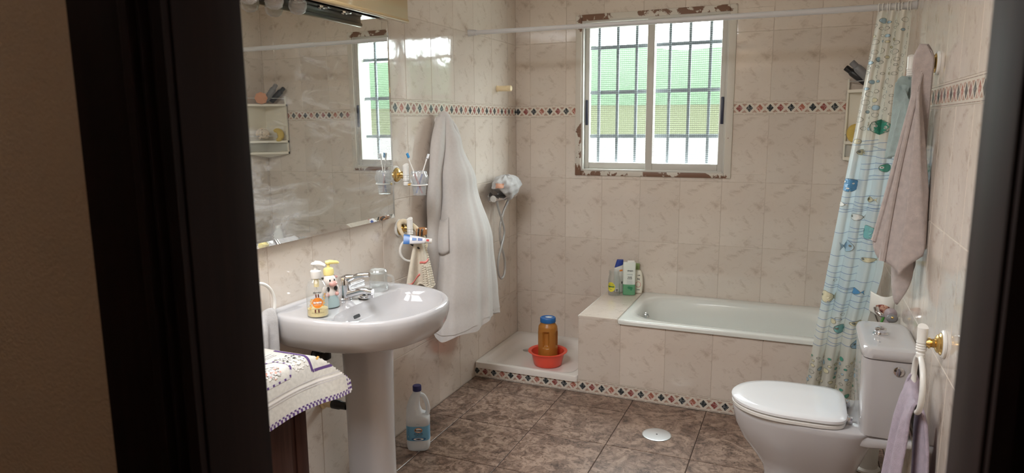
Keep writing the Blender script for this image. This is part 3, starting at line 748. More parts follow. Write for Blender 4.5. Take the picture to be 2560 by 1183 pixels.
# ------------------------------------------------------------------ toilet
TY = -1.445
toi = thing('toilet', 'white porcelain close-coupled toilet with closed lid beside the tub', 'toilet', (1.95, TY, 0))
def egg(x0, x1, hy, z, N=56, nb=2.2, nf=2.1, split=.48):
    xc = x0 + (x1 - x0) * (1 - split) if False else x0 + (x1 - x0) * .54
    out = []
    for i in range(N):
        a = 2 * PI * i / N; c, s = math.cos(a), math.sin(a)
        n = nb if c > 0 else nf
        cc = math.copysign(abs(c) ** (2 / n), c); ss = math.copysign(abs(s) ** (2 / n), s)
        out.append((xc + ((x1 - xc) if c > 0 else (xc - x0)) * cc, TY + hy * ss, z))
    return out
R = [egg(1.715, 2.075, .112, 0, nb=4, nf=3), egg(1.715, 2.07, .110, .015, nb=4, nf=3), egg(1.722, 2.05, .102, .05, nb=4, nf=3), egg(1.722, 2.04, .101, .12, nb=4, nf=3),
     egg(1.712, 2.045, .107, .155, nb=4, nf=2.6), egg(1.675, 2.06, .127, .20, nb=4), egg(1.628, 2.08, .150, .26, nb=4), egg(1.600, 2.10, .170, .32, nb=4), egg(1.588, 2.115, .178, .37, nb=4), egg(1.587, 2.12, .180, .392, nb=5), egg(1.592, 2.115, .176, .398, nb=5)]
MB().loft(R).build('bowl', 'porcelain', toi, ang=60)
# rear ledge that carries the cistern
def ledge(x, z0, hy): return [(x, TY + hy * sell(2 * PI * k / 36, 5)[0], (z0 + .397) / 2 + (.397 - z0) / 2 * sell(2 * PI * k / 36, 5)[1]) for k in range(36)]
MB().loft([ledge(1.93, .34, .080), ledge(1.98, .335, .120), ledge(2.03, .332, .150), ledge(2.08, .334, .165), ledge(2.13, .345, .172), ledge(2.18, .356, .172), ledge(2.218, .362, .168)]).build('ledge', 'porcelain', toi, ang=70)
def lidr(o, z, N=56):
    R = egg(1.583 - o, 2.008 + o, .181 + o, z, N, nb=5.5, nf=2.1); return R
MB().loft([lidr(-.008, .399), lidr(0, .402), lidr(.001, .413), lidr(-.006, .417)]).build('seat', 'plastic_w', toi, ang=40)
MAT['lid'] = plain('white_lid_plastic', (.80, .82, .85), .12, coat=.4)
MB().loft([lidr(-.006, .4195), lidr(.003, .423), lidr(.003, .433), lidr(-.004, .439), lidr(-.030, .4425), lidr(-.12, .4435)]).build('lid', 'lid', toi, ang=40)
for dy in (-.085, .085):
    h = MB().rbox(2.006, 2.030, TY + dy - .012, TY + dy + .012, .398, .426, .004).build('hinge', 'chrome', toi)
    MB().tube([(2.010, TY + dy - .016, .424), (2.010, TY + dy + .016, .424)], .006, 10).build('hinge_pin', 'chrome', h)
def tk(hx, hy, z, n=7.0): return [(2.1275 + hx * sell(2 * PI * (i + .5) / 60, n)[0], TY + hy * sell(2 * PI * (i + .5) / 60, n)[1], z) for i in range(60)]
cis = MB().loft([tk(.078, .172, .397), tk(.080, .175, .41), tk(.086, .184, .55), tk(.089, .189, .695)]).build('cistern', 'porcelain', toi, ang=50)
MB().loft([tk(.090, .190, .6975), tk(.0935, .1945, .701), tk(.0945, .1955, .722), tk(.090, .191, .735), tk(.076, .175, .7405), tk(.060, .150, .7395), tk(.045, .12, .7400)]).build('cistern_lid', 'porcelain', cis, ang=50)
MB().lathe([(.026, .740), (.026, .744), (.019, .745), (.019, .749), (.021, .753), (.020, .763), (.012, .768), (.001, .769)], (2.108, TY, 0), 'z', 24).build('flush_button', 'chrome', cis)
MB().lathe([(.017, 0), (.017, .003), (.012, .005), (.001, .005)], (2.155, TY - .1885, .662), '-y', 20).build('side_plug', 'chrome', cis)
MB().box(2.095, 2.099, TY - .11, TY - .104, .7400, .7406).build('maker_mark', 'grey_ink', cis, smooth=False)

# toilet brush behind the toilet
br = thing('toilet_brush', 'white toilet brush holder on the floor behind the toilet', 'toilet brush', (2.14, -1.06, 0))
MB().lathe([(.052, 0), (.055, .004), (.054, .012), (.042, .02), (.043, .14), (.046, .15), (.040, .152), (.001, .152)], (2.14, -1.06, 0), 'z', 24).build('holder', 'plastic_w', br)
MB().tube([(2.14, -1.06, .15), (2.14, -1.06, .33)], .008, 10).build('handle', 'plastic_w', br)

# ------------------------------------------------------------------ floor drain cover
dr = thing('floor_drain', 'round steel drain cover set in the floor tiles', 'drain', (1.203, -1.070, 0))
MB().lathe([(.073, 0.0002), (.073, .002), (.070, .0035), (.066, .0038), (.001, .0038)], (1.203, -1.070, 0), 'z', 40).build('cover', 'steel', dr)
MB().lathe([(.0045, .0039), (.0045, .0046), (.001, .0046)], (1.203, -1.070, 0), 'z', 12).build('screw', 'black', dr)

# ------------------------------------------------------------------ housings for the added fill lights (above the picture's frame)
for nm, lo, lb, sz in (('ceiling_fill_panel', (0.62, -3.08, 2.53), 'added square white fill light panel on the bathroom ceiling', .47), ('hall_fill_panel', (0.3, -4.7, 2.53), 'small added white fill light on the hall ceiling', .17)):
    t = thing(nm, lb, 'lamp', lo)
    MB().rbox(lo[0] - sz, lo[0] + sz, lo[1] - sz, lo[1] + sz, 2.505, 2.559, .008).build('housing', 'plastic_w', t)
# ------------------------------------------------------------------ curtain rod
rod = thing('curtain_rod', 'white tension rod running from wall to wall above tub and shower', 'curtain rod', (1.1, -.69, 2.06))
MB().tube([(.012, -.69, 2.060), (1.25, -.69, 2.053)], .0125, 14).build('tube', 'rod', rod)
MB().tube([(1.15, -.69, 2.0535), (RW - .012, -.69, 2.050)], .0145, 14).build('sleeve', 'rod', rod)
for x, s in ((.001, 1), (RW - .001, -1)):
    MB().tube([(x, -.69, 2.06 if s > 0 else 2.05), (x + s * .012, -.69, 2.06 if s > 0 else 2.05), (x + s * .05, -.69, 2.06 if s > 0 else 2.05)], [.019, .018, .0155], 16).build('end_cap', 'rod', rod)

# ------------------------------------------------------------------ bathrobe on the left wall
RB = [(.468, .138, -1.06, .128, .285), (.60, .133, -1.05, .126, .27), (.90, .125, -1.035, .120, .225), (1.24, .092, -1.035, .083, .142), (1.45, .068, -1.06, .055, .075), (1.555, .052, -1.085, .040, .042), (1.595, .047, -1.09, .031, .032), (1.610, .046, -1.09, .018, .018), (1.616, .046, -1.09, .003, .003)]
def robe_pt(a, z, off=0.0):
    cx, cy, ax, ay = interp(RB, z); k = max(0.0, min(1.0, (1.58 - z) / 1.1))
    w_ = max(0.0, math.cos(a - .75)) ** 1.5; f = 1 + k * ((.035 * math.sin(11 * a + .5 * z) + .030 * math.sin(17 * a + 2.0 - .5 * z)) * (.30 + 2.4 * w_) + .030 * math.sin(3 * a + 1.9))
    x = cx + (ax * f + off) * math.cos(a); y = cy + (ay * f + off) * math.sin(a)
    return (max(x, .006), y, z)
robe = thing('bathrobe', 'white terry bathrobe hanging on the left wall beside the mirror', 'bathrobe', (.02, -1.09, 1.55))
zs = [.468 + (1.570 - .468) * (i / 44) for i in range(45)] + [1.58, 1.59, 1.598, 1.604, 1.609, 1.613, 1.616]
R = []
for i, z in enumerate(zs):
    R.append([robe_pt(2 * PI * j / 96, z if i else .468 + .022 * math.sin(2 * PI * j / 96 * 2 + 1) + .012 * math.sin(2 * PI * j / 96 * 5)) for j in range(96)])
MB().loft(R, cap0=False).build('body', 'robe', robe, ang=80)
def strip(path, ax, ay, name, mat='robe', n=2.6, par=robe):
    R = []
    for (x, y, z) in smooth_path(path, 6):
        w = 1 + .08 * math.sin(z * 23)
        R.append([(max(.005, x + ax * w * sell(2 * PI * k / 20, n)[0]), y + ay * w * sell(2 * PI * k / 20, n)[1], z) for k in range(20)])
    MB().loft(R).build(name, mat, par, ang=70)
strip([(.045, -1.105, 1.585), (.050, -1.165, 1.45), (.055, -1.225, 1.2), (.060, -1.262, .9), (.062, -1.285, .65), (.066, -1.300, .475)], .030, .042, 'sleeve')
MB().grid(lambda u, v: robe_pt(math.radians(-116 + 17 * u - 6 * (1 - v)), 1.02 + .555 * v, .007 + .004 * math.sin(PI * u)), 6, 24).build('collar_band', 'robe', robe, solid=.004)
strip([(.045, -1.07, 1.596), (.075, -1.03, 1.53), (.085, -1.005, 1.45)], .016, .020, 'hood_fold')
pk = MB()
pk.grid(lambda u, v: robe_pt(math.radians(-116 + 38 * u), .895 + .175 * v - .015 * math.sin(PI * u), .007 + .006 * math.sin(PI * v)), 12, 10)
pk.build('pocket', 'robe', robe, solid=.004)
hem = MB()
hem.loft([[robe_pt(2 * PI * j / 96, .494 + .022 * math.sin(2 * PI * j / 96 * 2 + 1) + dz, .0035) for j in range(96)] for dz in (0, .0035)], cap0=False, cap1=False).build('hem_seam', 'robe', robe)
hk = thing('robe_hook', 'small white wall hook the bathrobe hangs from', 'hook', (.0, -1.09, 1.57))
MB().lathe([(.020, 0), (.020, .006), (.008, .010), (.007, .034), (.012, .038), (.011, .046), (.001, .048)], (.0005, -1.09, 1.565), 'x', 16).build('peg', 'plastic_w', hk)

# ------------------------------------------------------------------ cream peg near the corner
pg = thing('wall_peg', 'cream cylindrical wall peg above the border near the corner', 'hook', (.0, -.302, 1.766))
MB().lathe([(.020, 0), (.020, .004), (.017, .006), (.0175, .072), (.001, .072)], (.0005, -.302, 1.766), 'x', 24).build('shaft', 'plastic_cream', pg)
MB().lathe([(.0155, .071), (.018, .074), (.018, .080), (.0155, .083), (.015, .085), (.0185, .088), (.0175, .095), (.012, .099), (.001, .100)], (.0005, -.302, 1.766), 'x', 24).build('ringed_tip', 'plastic_cream', pg)

# ------------------------------------------------------------------ wall fittings of the white and brass set
def fitting(t, x, y, z, sgn, post=True, ph=.095):
    ax = 'x' if sgn > 0 else '-x'
    MB().lathe([(.043, 0), (.043, .006), (.038, .010), (.035, .010), (.034, .006)], (x, y, z), ax, 32).build('wall_disc', 'plastic_w', t)
    MB().lathe([(.034, .006), (.034, .012), (.028, .016), (.028, .020), (.022, .024), (.014, .027), (.013, .034), (.018, .040), (.010, .052), (.001, .052)], (x, y, z), ax, 28).build('brass_rose', 'brass', t)
    if post:
        xp = x + sgn * .060
        prof = [(.008, z - .052), (.013, z - .048), (.013, z - .036), (.010, z - .032)] + [(.0135 + (.0018 if i % 2 else 0), z - .028 + i * .004) for i in range(8)] + [(.0140, z + .006), (.0150, z + .046)]
        mb = MB().lathe(prof, (xp, y, 0), 'z', 24)
        top = [(xp + .015 * math.cos(2 * PI * k / 24), y + .015 * math.sin(2 * PI * k / 24), z + .046 + .010 * math.sin(2 * PI * k / 24)) for k in range(24)]
        mb.loft([[(p[0], p[1], z + .045) for p in top], top], cap0=False)
        mb.build('post', 'plastic_w', t)
        return xp
tb = thing('toothbrush_holder', 'white and brass toothbrush holder on the wall beside the mirror', 'toothbrush holder', (.0, -1.505, 1.307))
xp = fitting(tb, .0005, -1.505, 1.307, 1)
GX, GY = .128, -1.497
MB().tube([(xp + .006, -1.505, 1.262), (GX - .038, GY - .002, 1.262)], .006, 10).build('brass_arm', 'brass', tb)
MB().tube([(GX + .0385 * math.cos(2 * PI * k / 32), GY + .0385 * math.sin(2 * PI * k / 32), 1.262) for k in range(32)], .0035, 8, closed=True).build('ring', 'plastic_w', tb)
tg = thing('toothbrush_glass', 'clear swirl glass tumbler holding two toothbrushes', 'glass', (GX, GY, 1.212))
def swirl(z, r, tw, amp): return [(GX + (r + amp * math.cos(12 * (2 * PI * k / 72) + tw)) * math.cos(2 * PI * k / 72), GY + (r + amp * math.cos(12 * (2 * PI * k / 72) + tw)) * math.sin(2 * PI * k / 72), z) for k in range(72)]
R = [swirl(1.212, .026, 0, 0), swirl(1.213, .029, 0, 0), swirl(1.255, .0335, 0, 0), swirl(1.266, .036, 0, .0008)] + [swirl(1.272 + i * .0065, [.0385, .041, .0425, .043, .0425, .041, .039, .037, .036][i], i * .55, .0018) for i in range(9)] + [swirl(1.327, .034, 0, 0), swirl(1.26, .031, 0, 0), swirl(1.222, .027, 0, 0)]
MB().loft(R).build('tumbler', 'swirl', tg, ang=60)
MAT['brush_red'] = plain('red_handle', (.42, .03, .03), .3); MAT['brush_blue'] = plain('blue_handle', (.05, .10, .35), .3); MAT['bristle'] = plain('bristles', (.75, .8, .85), .8); MAT['b_cyan'] = plain('blue_bristles', (.05, .3, .65), .7)
def brush(nm, lb, a, b, mat, tip):
    t = thing(nm, lb, 'toothbrush', a, group=None); A, B = Vector(a), Vector(b); d = (B - A)
    MB().tube([A, A + d * .25, A + d * .5], [.0045, .005, .004], 8).build('handle', mat, t)
    MB().tube([A + d * .5, A + d * .78, A + d * .86, B], [.0038, .0028, .0042, .0044], 8).build('neck', 'plastic_w', t)
    n = Vector((.7, -.6, .35)).normalized(); q = A + d * .93
    s = d.normalized()
    w = s.cross(n).normalized(); pts = []
    for e1 in (-.011, .011):
        for e2 in (-.0045, .0045):
            for e3 in (.003, .013): pts.append(tuple(q + s * e1 + w * e2 + n * e3))
    MB().add(pts, [(0, 1, 3, 2), (4, 6, 7, 5), (0, 4, 5, 1), (2, 3, 7, 6), (1, 5, 7, 3), (0, 2, 6, 4)]).build('bristles', tip, t, smooth=False)
brush('toothbrush', 'toothbrush with red and white handle and blue bristles leaning in the glass', (GX + .012, GY + .006, 1.221), (GX - .042, GY - .038, 1.412), 'brush_red', 'b_cyan')
brush('toothbrush', 'toothbrush with blue handle and white bristles leaning in the glass', (GX - .013, GY - .006, 1.221), (GX + .036, GY + .030, 1.405), 'brush_blue', 'bristle')

# ------------------------------------------------------------------ lower hook with headband, hair clip, toothpaste and lace cloth
rh = thing('towel_bracket', 'white wall bracket below the toothbrush glass hung with a headband', 'bracket', (.0, -1.485, 1.04))
fitting(rh, .0005, -1.485, 1.045, 1)
MB().tube([(.060 + .055 * math.sin(2 * PI * k / 40) * .55, -1.485 + .055 * math.sin(2 * PI * k / 40) * .83, .940 + .055 * math.cos(2 * PI * k / 40)) for k in range(40)], .006, 10, closed=True).build('ring', 'plastic_w', rh)
MAT['cream_band'] = mat_fabric('cream_headband', (.72, .60, .42), 300, .4, .002); MAT['clip_brown'] = plain('brown_clip', (.36, .16, .06), .3)
hb = thing('headband', 'cream padded headband hooked over the wall bracket', 'headband', (.05, -1.485, 1.0))
def hbp(t):
    a = 2 * PI * t; u = Vector((.50, .62, -.60)).normalized(); w = Vector((-.30, .35, .75)).normalized(); c = Vector((.072, -1.480, 1.012))
    return c + u * .083 * math.cos(a) + w * .055 * math.sin(a)
MB().tube([hbp(k / 48) for k in range(48)], [.0105 + .004 * math.sin(2 * PI * k / 48) for k in range(48)], 12, closed=True).build('padded_loop', 'cream_band', hb)
MB().tube([hbp(k / 48) * .965 + Vector((.0035, -.055, .035)) for k in range(48)], .006, 8, closed=True).build('black_lining', 'black', hb)
hc = thing('hair_clip', 'brown and black claw hair clip tucked in the headband', 'hair clip', (.11, -1.465, 1.02))
MB().rbox(.098, .140, -1.482, -1.448, 1.012, 1.052, .010, 3).build('back', 'clip_brown', hc)
for i in range(4): MB().tube(smooth_path([(.100 + i * .010, -1.484, 1.046), (.104 + i * .010, -1.496, 1.034), (.102 + i * .010, -1.494, 1.014)], 4), .0032, 8).build('claw', 'black' if i % 2 else 'clip_brown', hc)
tp = thing('toothpaste_tube', 'white and blue toothpaste tube lying across the headband', 'toothpaste', (.12, -1.52, 1.0))
MAT['tp_blue'] = plain('toothpaste_blue', (.05, .18, .50), .3); MAT['tp_white'] = plain('toothpaste_white', (.80, .80, .84), .3); MAT['tp_red'] = plain('toothpaste_red', (.6, .06, .06), .3)
A, B = Vector((.070, -1.560, 1.006)), Vector((.182, -1.487, .992)); d = B - A; s = d.normalized(); w = Vector((-.3, .25, .9)); w = (w - s * w.dot(s)).normalized(); n = s.cross(w)
def tps(t, hw, ht): return [tuple(A + d * t + w * hw * math.cos(2 * PI * k / 24) + n * ht * math.sin(2 * PI * k / 24)) for k in range(24)]
MB().loft([tps(0, .024, .0012), tps(.12, .0235, .004), tps(.22, .0225, .006)]).build('crimped_end', 'tp_blue', tp)
MB().loft([tps(.22, .0225, .006), tps(.55, .018, .011), tps(.76, .0135, .0125)]).build('tube_body', 'tp_white', tp)
MB().loft([tps(.765, .012, .012), tps(.80, .0125, .0125), tps(1.0, .0120, .0120)]).build('cap', 'plastic_w', tp)
nn = n if n.y < 0 else -n
for i, (t0, t1, m_) in enumerate(((.30, .46, 'tp_blue'), (.50, .66, 'brush_blue'))):
    MB().add([tuple(A + d * t + w * h + nn * (.0085 + .009 * (t - .2))) for t, h in ((t0, -.006), (t1, -.005), (t1, .006), (t0, .008))], [(0, 1, 2, 3)]).build('print', m_, tp, smooth=False)
MB().add([tuple(A + d * t + w * h + nn * .0128) for t, h in ((.80, -.006), (.9, -.006), (.9, .004), (.80, .004))], [(0, 1, 2, 3)]).build('print', 'tp_red', tp, smooth=False)
# crocheted cloth
lc = thing('crochet_cloth', 'cream crocheted cloth with pink ribbon hanging beside the bathrobe', 'cloth', (.1, -1.47, .76))
def lace_pt(u, v, off=0.0):
    z = .995 - (.235 + .03 * math.sin(PI * u) ** 2 * 0 + .012 * math.sin(9 * u)) * v; sp = .018 + .052 * v ** .8
    s = (u - .5) * 2; fold = .020 * v * math.sin(3 * PI * u + .6) + .006 * math.sin(11 * u)
    x = .112 + s * sp * .62 + fold * .5 + off * .55; y = -1.487 + s * sp * .95 - fold * .75 - off * .83
    return (x, y, z)
MB().grid(lambda u, v: lace_pt(u, v), 40, 24).build('cloth', 'lace', lc, solid=.003)
MAT['ribbon'] = plain('pink_ribbon', (.78, .22, .20), .5)
for v0, u0, u1 in ((.50, .50, .98), (.86, .04, .50)):
    MB().grid(lambda u, v: lace_pt(u0 + (u1 - u0) * u, v0 + (.0 if u0 > .3 else .0) - .10 * u * (1 if u0 > .3 else 1) + .045 * v, .0035), 20, 1).build('ribbon', 'ribbon', lc, solid=.001)
kb = MB()
for r_ in range(9):
    for c_ in range(4):
        p = lace_pt(.62 + .10 * c_, .56 + .048 * r_, .004); kb.sphere(p, .0052, 0, 7, 5)
for c_ in range(24): kb.sphere(lace_pt(c_ / 23, .985, .002), .0058, 0, 7, 5)
for r_ in range(18): kb.sphere(lace_pt(.985, .08 + .05 * r_, .002), .0055, 0, 7, 5)
kb.build('crochet_knots', 'lace', lc)['kind'] = 'stuff'

# ------------------------------------------------------------------ shower mixer, hose and cloth
sm = thing('shower_mixer', 'chrome shower mixer with looped hose on the left wall near the corner', 'shower mixer', (.0, -.36, 1.09))
MB().tube([(.066, -.485, 1.092), (.066, -.47, 1.092), (.066, -.25, 1.092), (.066, -.235, 1.092)], [.019, .021, .021, .019], 20).build('body', 'chrome', sm)
for y in (-.435, -.285):
    MB().lathe([(.032, 0), (.031, .006), (.020, .016), (.015, .02), (.015, .05)], (.0005, y, 1.092), 'x', 24).build('rosette', 'chrome', sm)
for y0, y1 in ((-.485, -.525), (-.235, -.185)):
    MB().tube([(.066, y0, 1.092), (.066, y0 + (y1 - y0) * .3, 1.092), (.066, y1, 1.092)], [.019, .024, .021], 18).build('knob', 'chrome', sm)
MB().tube([(.066, -.36, 1.105), (.075, -.36, 1.135)], .012, 12).build('holder', 'chrome', sm)
hose = smooth_path([(.072, -.485, 1.085), (.072, -.465, 1.03), (.078, -.424, .95), (.084, -.401, .87), (.078, -.422, .796), (.072, -.461, .725), (.07, -.478, .652), (.07, -.458, .596), (.072, -.422, .572), (.075, -.385, .600), (.072, -.375, .684), (.066, -.404, .767), (.064, -.427, .848), (.066, -.419, .924), (.072, -.386, .996), (.085, -.340, 1.067), (.095, -.318, 1.13), (.092, -.33, 1.17)], 8)
ho = MB().tube(hose, [.0072 + (.0007 if i % 2 else 0) for i in range(len(hose))], 10); ho.build('hose', 'steel', sm)
MB().tube([(.092, -.34, 1.12), (.088, -.37, 1.165), (.082, -.42, 1.19)], [.011, .013, .018], 12).build('hand_shower', 'chrome', sm)
cl = thing('draped_rag', 'crumpled white cloth with a pinkish stain draped over the shower mixer', 'cloth', (.09, -.40, 1.1))
cb = MB(); NU, NV = 56, 30; rings = []
for i in range(1, NV):
    th = PI * i / NV; ring = []
    for k in range(NU):
        ph = 2 * PI * k / NU
        f = 1 + .05 * math.sin(5 * ph + 3 * th) + .045 * math.sin(9 * ph - 4 * th + 1) + .03 * math.sin(14 * ph + 7 * th) + .03 * math.sin(3 * ph + 11 * th)
        x, y, z = .074 * f * math.sin(th) * math.cos(ph), .150 * f * math.sin(th) * math.sin(ph), .064 * f * math.cos(th)
        if z < -.01: z = -.01 + (z + .01) * (.9 + .7 * math.sin(2 * ph + 2.2))
        ring.append((max(.006, .088 + x), -.372 + y, 1.165 + z))
    rings.append(ring)
cb.loft(rings)
cb.build('cloth', 'towel_white', cl, ang=70)
MAT['stain'] = plain('peach_stain', (.62, .34, .24), .9)
def ragp(u, v):
    ph = -1.35 + .32 * (u - .5) * 2; th = 1.45 + .22 * (v - .5) * 2
    f = 1.03 + .05 * math.sin(5 * ph + 3 * th) + .045 * math.sin(9 * ph - 4 * th + 1) + .03 * math.sin(14 * ph + 7 * th) + .03 * math.sin(3 * ph + 11 * th)
    return (.088 + .074 * f * math.sin(th) * math.cos(ph), -.372 + .150 * f * math.sin(th) * math.sin(ph), 1.165 + .064 * f * math.cos(th))
MB().grid(ragp, 8, 8).build('stain', 'stain', cl)

# ------------------------------------------------------------------ towel ring with white towel beside the washbasin
tr = thing('towel_ring', 'white plastic towel ring on the wall above the dark cabinet', 'towel ring', (.0, -2.50, .97))
RY, RZ, RR = -2.492, .905, .085
MB().lathe([(.030, 0), (.030, .006), (.014, .010), (.012, .05), (.001, .05)], (.0005, RY, RZ + RR + .005), 'x', 20).build('wall_mount', 'plastic_w', tr)
MB().tube([(.046, RY + RR * math.sin(2 * PI * k / 48), RZ + RR * math.cos(2 * PI * k / 48)) for k in range(48)], .006, 10, closed=True).build('ring', 'plastic_w', tr)
wt = thing('hand_towel', 'white terry hand towel on the ring beside the washbasin', 'towel', (.05, -2.49, .72))
def wtp(u, v):
    y = -2.555 + .125 * u; k = (v - .5) * 2; z0 = .880 - .05 * math.sin(PI * u) * .4 + .012 * math.sin(9 * u)
    z = z0 - abs(k) ** 1.3 * .20 if abs(k) > .0 else z0
    x = .048 + .020 * math.copysign(min(1, abs(k) * 4) ** .6, k) + .008 * math.sin(14 * u + k)
    return (max(x, .012), y, z)
MB().grid(wtp, 30, 40).build('cloth', 'towel_white', wt, solid=.008, ang=80)

# ------------------------------------------------------------------ things on the washbasin
MAT['orange'] = plain('orange_print', (.80, .25, .03), .4); MAT['ink'] = plain('dark_ink', (.03, .03, .035), .5); MAT['ink_brown'] = plain('brown_ink', (.13, .03, .02), .5)
MAT['wheat'] = plain('wheat_print', (.75, .40, .10), .5); MAT['white_ink'] = plain('white_ink', (.85, .85, .83), .5)
def cyl_decal(t, r, z0, ang0=-PI / 2, ey=1.0):
    "map flat (x, y) onto the side of a cylinder facing local -y"
    L = loc2world(t)
    return lambda x, y, off=.0006: L(((r + off) * math.cos(ang0 + x / r), (r * ey + off) * math.sin(ang0 + x / r), z0 + y))
def put_text(mb, s, size, fn, cx, cy, m=0, bold=0.0, off=.0007):
    vs, fs = text2d(s, size, bold=bold); mb.add([fn(v[0] + cx, v[1] + cy, off) for v in vs], fs, m)
def disc(mb, fn, cx, cy, rx, ry, m=0, off=.0006, n=28, hole=0.0):
    o = [fn(cx + rx * math.cos(2 * PI * k / n), cy + ry * math.sin(2 * PI * k / n), off) for k in range(n)]
    if hole:
        i_ = [fn(cx + rx * hole * math.cos(2 * PI * k / n), cy + ry * hole * math.sin(2 * PI * k / n), off) for k in range(n)]
        mb.add(o + i_, [(k, (k + 1) % n, n + (k + 1) % n, n + k) for k in range(n)], m)
    else:
        mb.add([fn(cx, cy, off)] + o, [(0, 1 + k, 1 + (k + 1) % n) for k in range(n)], m)
SZ = .8545
sp = thing('soap_dispenser', 'clear pump bottle with orange label and a little yellow soap on the washbasin', 'soap dispenser', (.195, -2.350, SZ), .70)
L = loc2world(sp)
def lat(prof, seg=32, c=(0, 0), **k): return MB().lathe(prof, (c[0], c[1], 0), 'z', seg, **k).xf(L)
lat([(.036, .0005), (.0385, .004), (.0385, .085), (.036, .108), (.028, .126), (.018, .136), (.014, .140), (.014, .146)], cap1=False).build('bottle', 'clear_pl', sp)
lat([(.034, .0015), (.0365, .004), (.0365, .028), (.034, .029), (.001, .029)]).build('soap', 'lotion', sp)
lat([(.019, .140), (.020, .143), (.020, .166), (.017, .170), (.010, .171)]).build('collar', 'plastic_w', sp)
lat([(.008, .168), (.008, .187), (.014, .188), (.017, .193), (.012, .198), (.001, .199)]).build('pump', 'plastic_w', sp)
MB().tube([(0.0, -.004, .194), (.014, -.012, .1945), (.034, -.020, .187)], [.011, .010, .005], 12).xf(L).build('nozzle', 'plastic_w', sp)
lat([(.0095, .108), (.0095, .137), (.001, .138)], 16).build('pump_chamber', 'lotion', sp)
MB().tube([(0, 0, .108), (.004, .002, .012)], .0025, 8).xf(L).build('dip_tube', 'plastic_w', sp)
lb = MB(); fn = cyl_decal(sp, .0385, 0)
disc(lb, fn, 0, .056, .0195, .0195, 0)
put_text(lb, 'avena', .0125, fn, 0, .058, 1, .0004, .0012); put_text(lb, 'GEL DE MANOS', .0032, fn, 0, .049, 1, 0, .0012)
put_text(lb, 'dermo', .0105, fn, 0, .094, 2, .0002)
for dx, dy, h in ((-.004, .082, .012), (.004, .082, .012), (-.009, .026, .012), (.003, .026, .012)):
    lb.add([fn(dx - .0022, dy - h / 2, .0009), fn(dx + .0022, dy - h / 2, .0009), fn(dx + .0022, dy + h / 2, .0009), fn(dx - .0022, dy + h / 2, .0009)], [(0, 1, 2, 3)], 3)
for k in range(6):
    for s_ in (-1, 1): disc(lb, fn, s_ * (.020 + .0012 * k + (.0025 if k % 2 else 0)), .045 + .008 * k if s_ > 0 else .068 - .007 * k, .0042, .0030, 4, .0008, 10)
put_text(lb, '250 ml  JABON LIQUIDO', .0042, fn, 0, .0125 + .006, 2)
lb.build('label', ['orange', 'white_ink', 'ink', 'ink_brown', 'wheat'], sp, smooth=False)

cw = thing('cow_dispenser', 'ceramic cow soap dispenser with yellow pump behind the clear pump bottle', 'soap dispenser', (.160, -2.235, SZ), 1.15)
L = loc2world(cw)
MAT['cow_white'] = plain('cow_glaze', (.74, .68, .64), .25); MAT['cow_teal'] = plain('cow_teal_glaze', (.36, .47, .48), .3); MAT['cow_pink'] = plain('cow_pink_glaze', (.66, .36, .32), .3); MAT['cow_black'] = plain('cow_black_glaze', (.02, .02, .02), .25)
def sph(c, r, name, mat, sc=(1, 1, 1), seg=18): return MB().sphere(c, r, 0, seg, 12, sc).xf(L).build(name, mat, cw)
lat([(.034, .0005), (.036, .003), (.034, .020), (.030, .040), (.027, .050), (.001, .052)], sx=1.05, sy=.8).build('trousers', 'cow_teal', cw)
lat([(.027, .048), (.028, .058), (.025, .072), (.018, .084), (.012, .090), (.001, .091)], sx=1.0, sy=.85).build('torso', 'cow_white', cw)
sph((0, -.004, .104), .025, 'head', 'cow_white', (1, .95, 1.05)); sph((.004, -.024, .094), .0155, 'muzzle', 'cow_pink', (1.1, .8, .75))
for s in (-1, 1):
    sph((s * .027, .002, .113), .010, 'ear', 'cow_pink' if s > 0 else 'cow_black', (1.2, .5, .55)); sph((s * .009, -.0255, .108), .0038, 'eye', 'cow_black', (.8, .6, 1.2))
    sph((s * .0275, -.010, .066), .0095, 'arm', 'cow_white', (.8, .8, 1.9)); sph((s * .020, -.020, .052), .008, 'hand', 'cow_pink')
    sph((s * .016, -.0200, .074), .0075, 'patch', 'cow_black', (1, .45, 1.3))
sph((.012, -.002, .122), .010, 'ear_tuft', 'cow_black', (1, .8, .7))
lat([(.014, .122), (.019, .126), (.0205, .140), (.018, .150), (.011, .154), (.006, .155), (.006, .168), (.010, .169), (.011, .174), (.006, .178), (.001, .178)]).build('pump', 'yellow', cw)
MB().tube([(-.010, .003, .1735), (.005, -.004, .175), (.030, -.014, .172), (.036, -.017, .169)], [.007, .0085, .006, .003], 12).xf(L).build('nozzle', 'yellow', cw)

mg = thing('glass_mug', 'clear glass mug turned upside down on the washbasin', 'mug', (.178, -1.935, SZ), .60)
L = loc2world(mg)
lat([(.038, .0005), (.0395, .003), (.039, .070), (.0375, .076), (.0385, .080), (.0335, .088), (.030, .0885), (.001, .085)], 36, cap0=False).build('wall', 'clear', mg)
lat([(.036, .0015), (.0355, .066), (.034, .072), (.001, .073)], 36, cap0=False).build('inner_wall', 'clear', mg)
lat([(.034, .0725), (.034, .0865), (.024, .0875), (.012, .0855), (.001, .0855)], 30).build('thick_base', 'clear_pl', mg)
MB().tube(smooth_path([(.036, 0, .016), (.054, 0, .017), (.062, 0, .036), (.056, 0, .056), (.037, 0, .062)], 7), .0055, 10).xf(L).build('handle', 'clear_pl', mg)

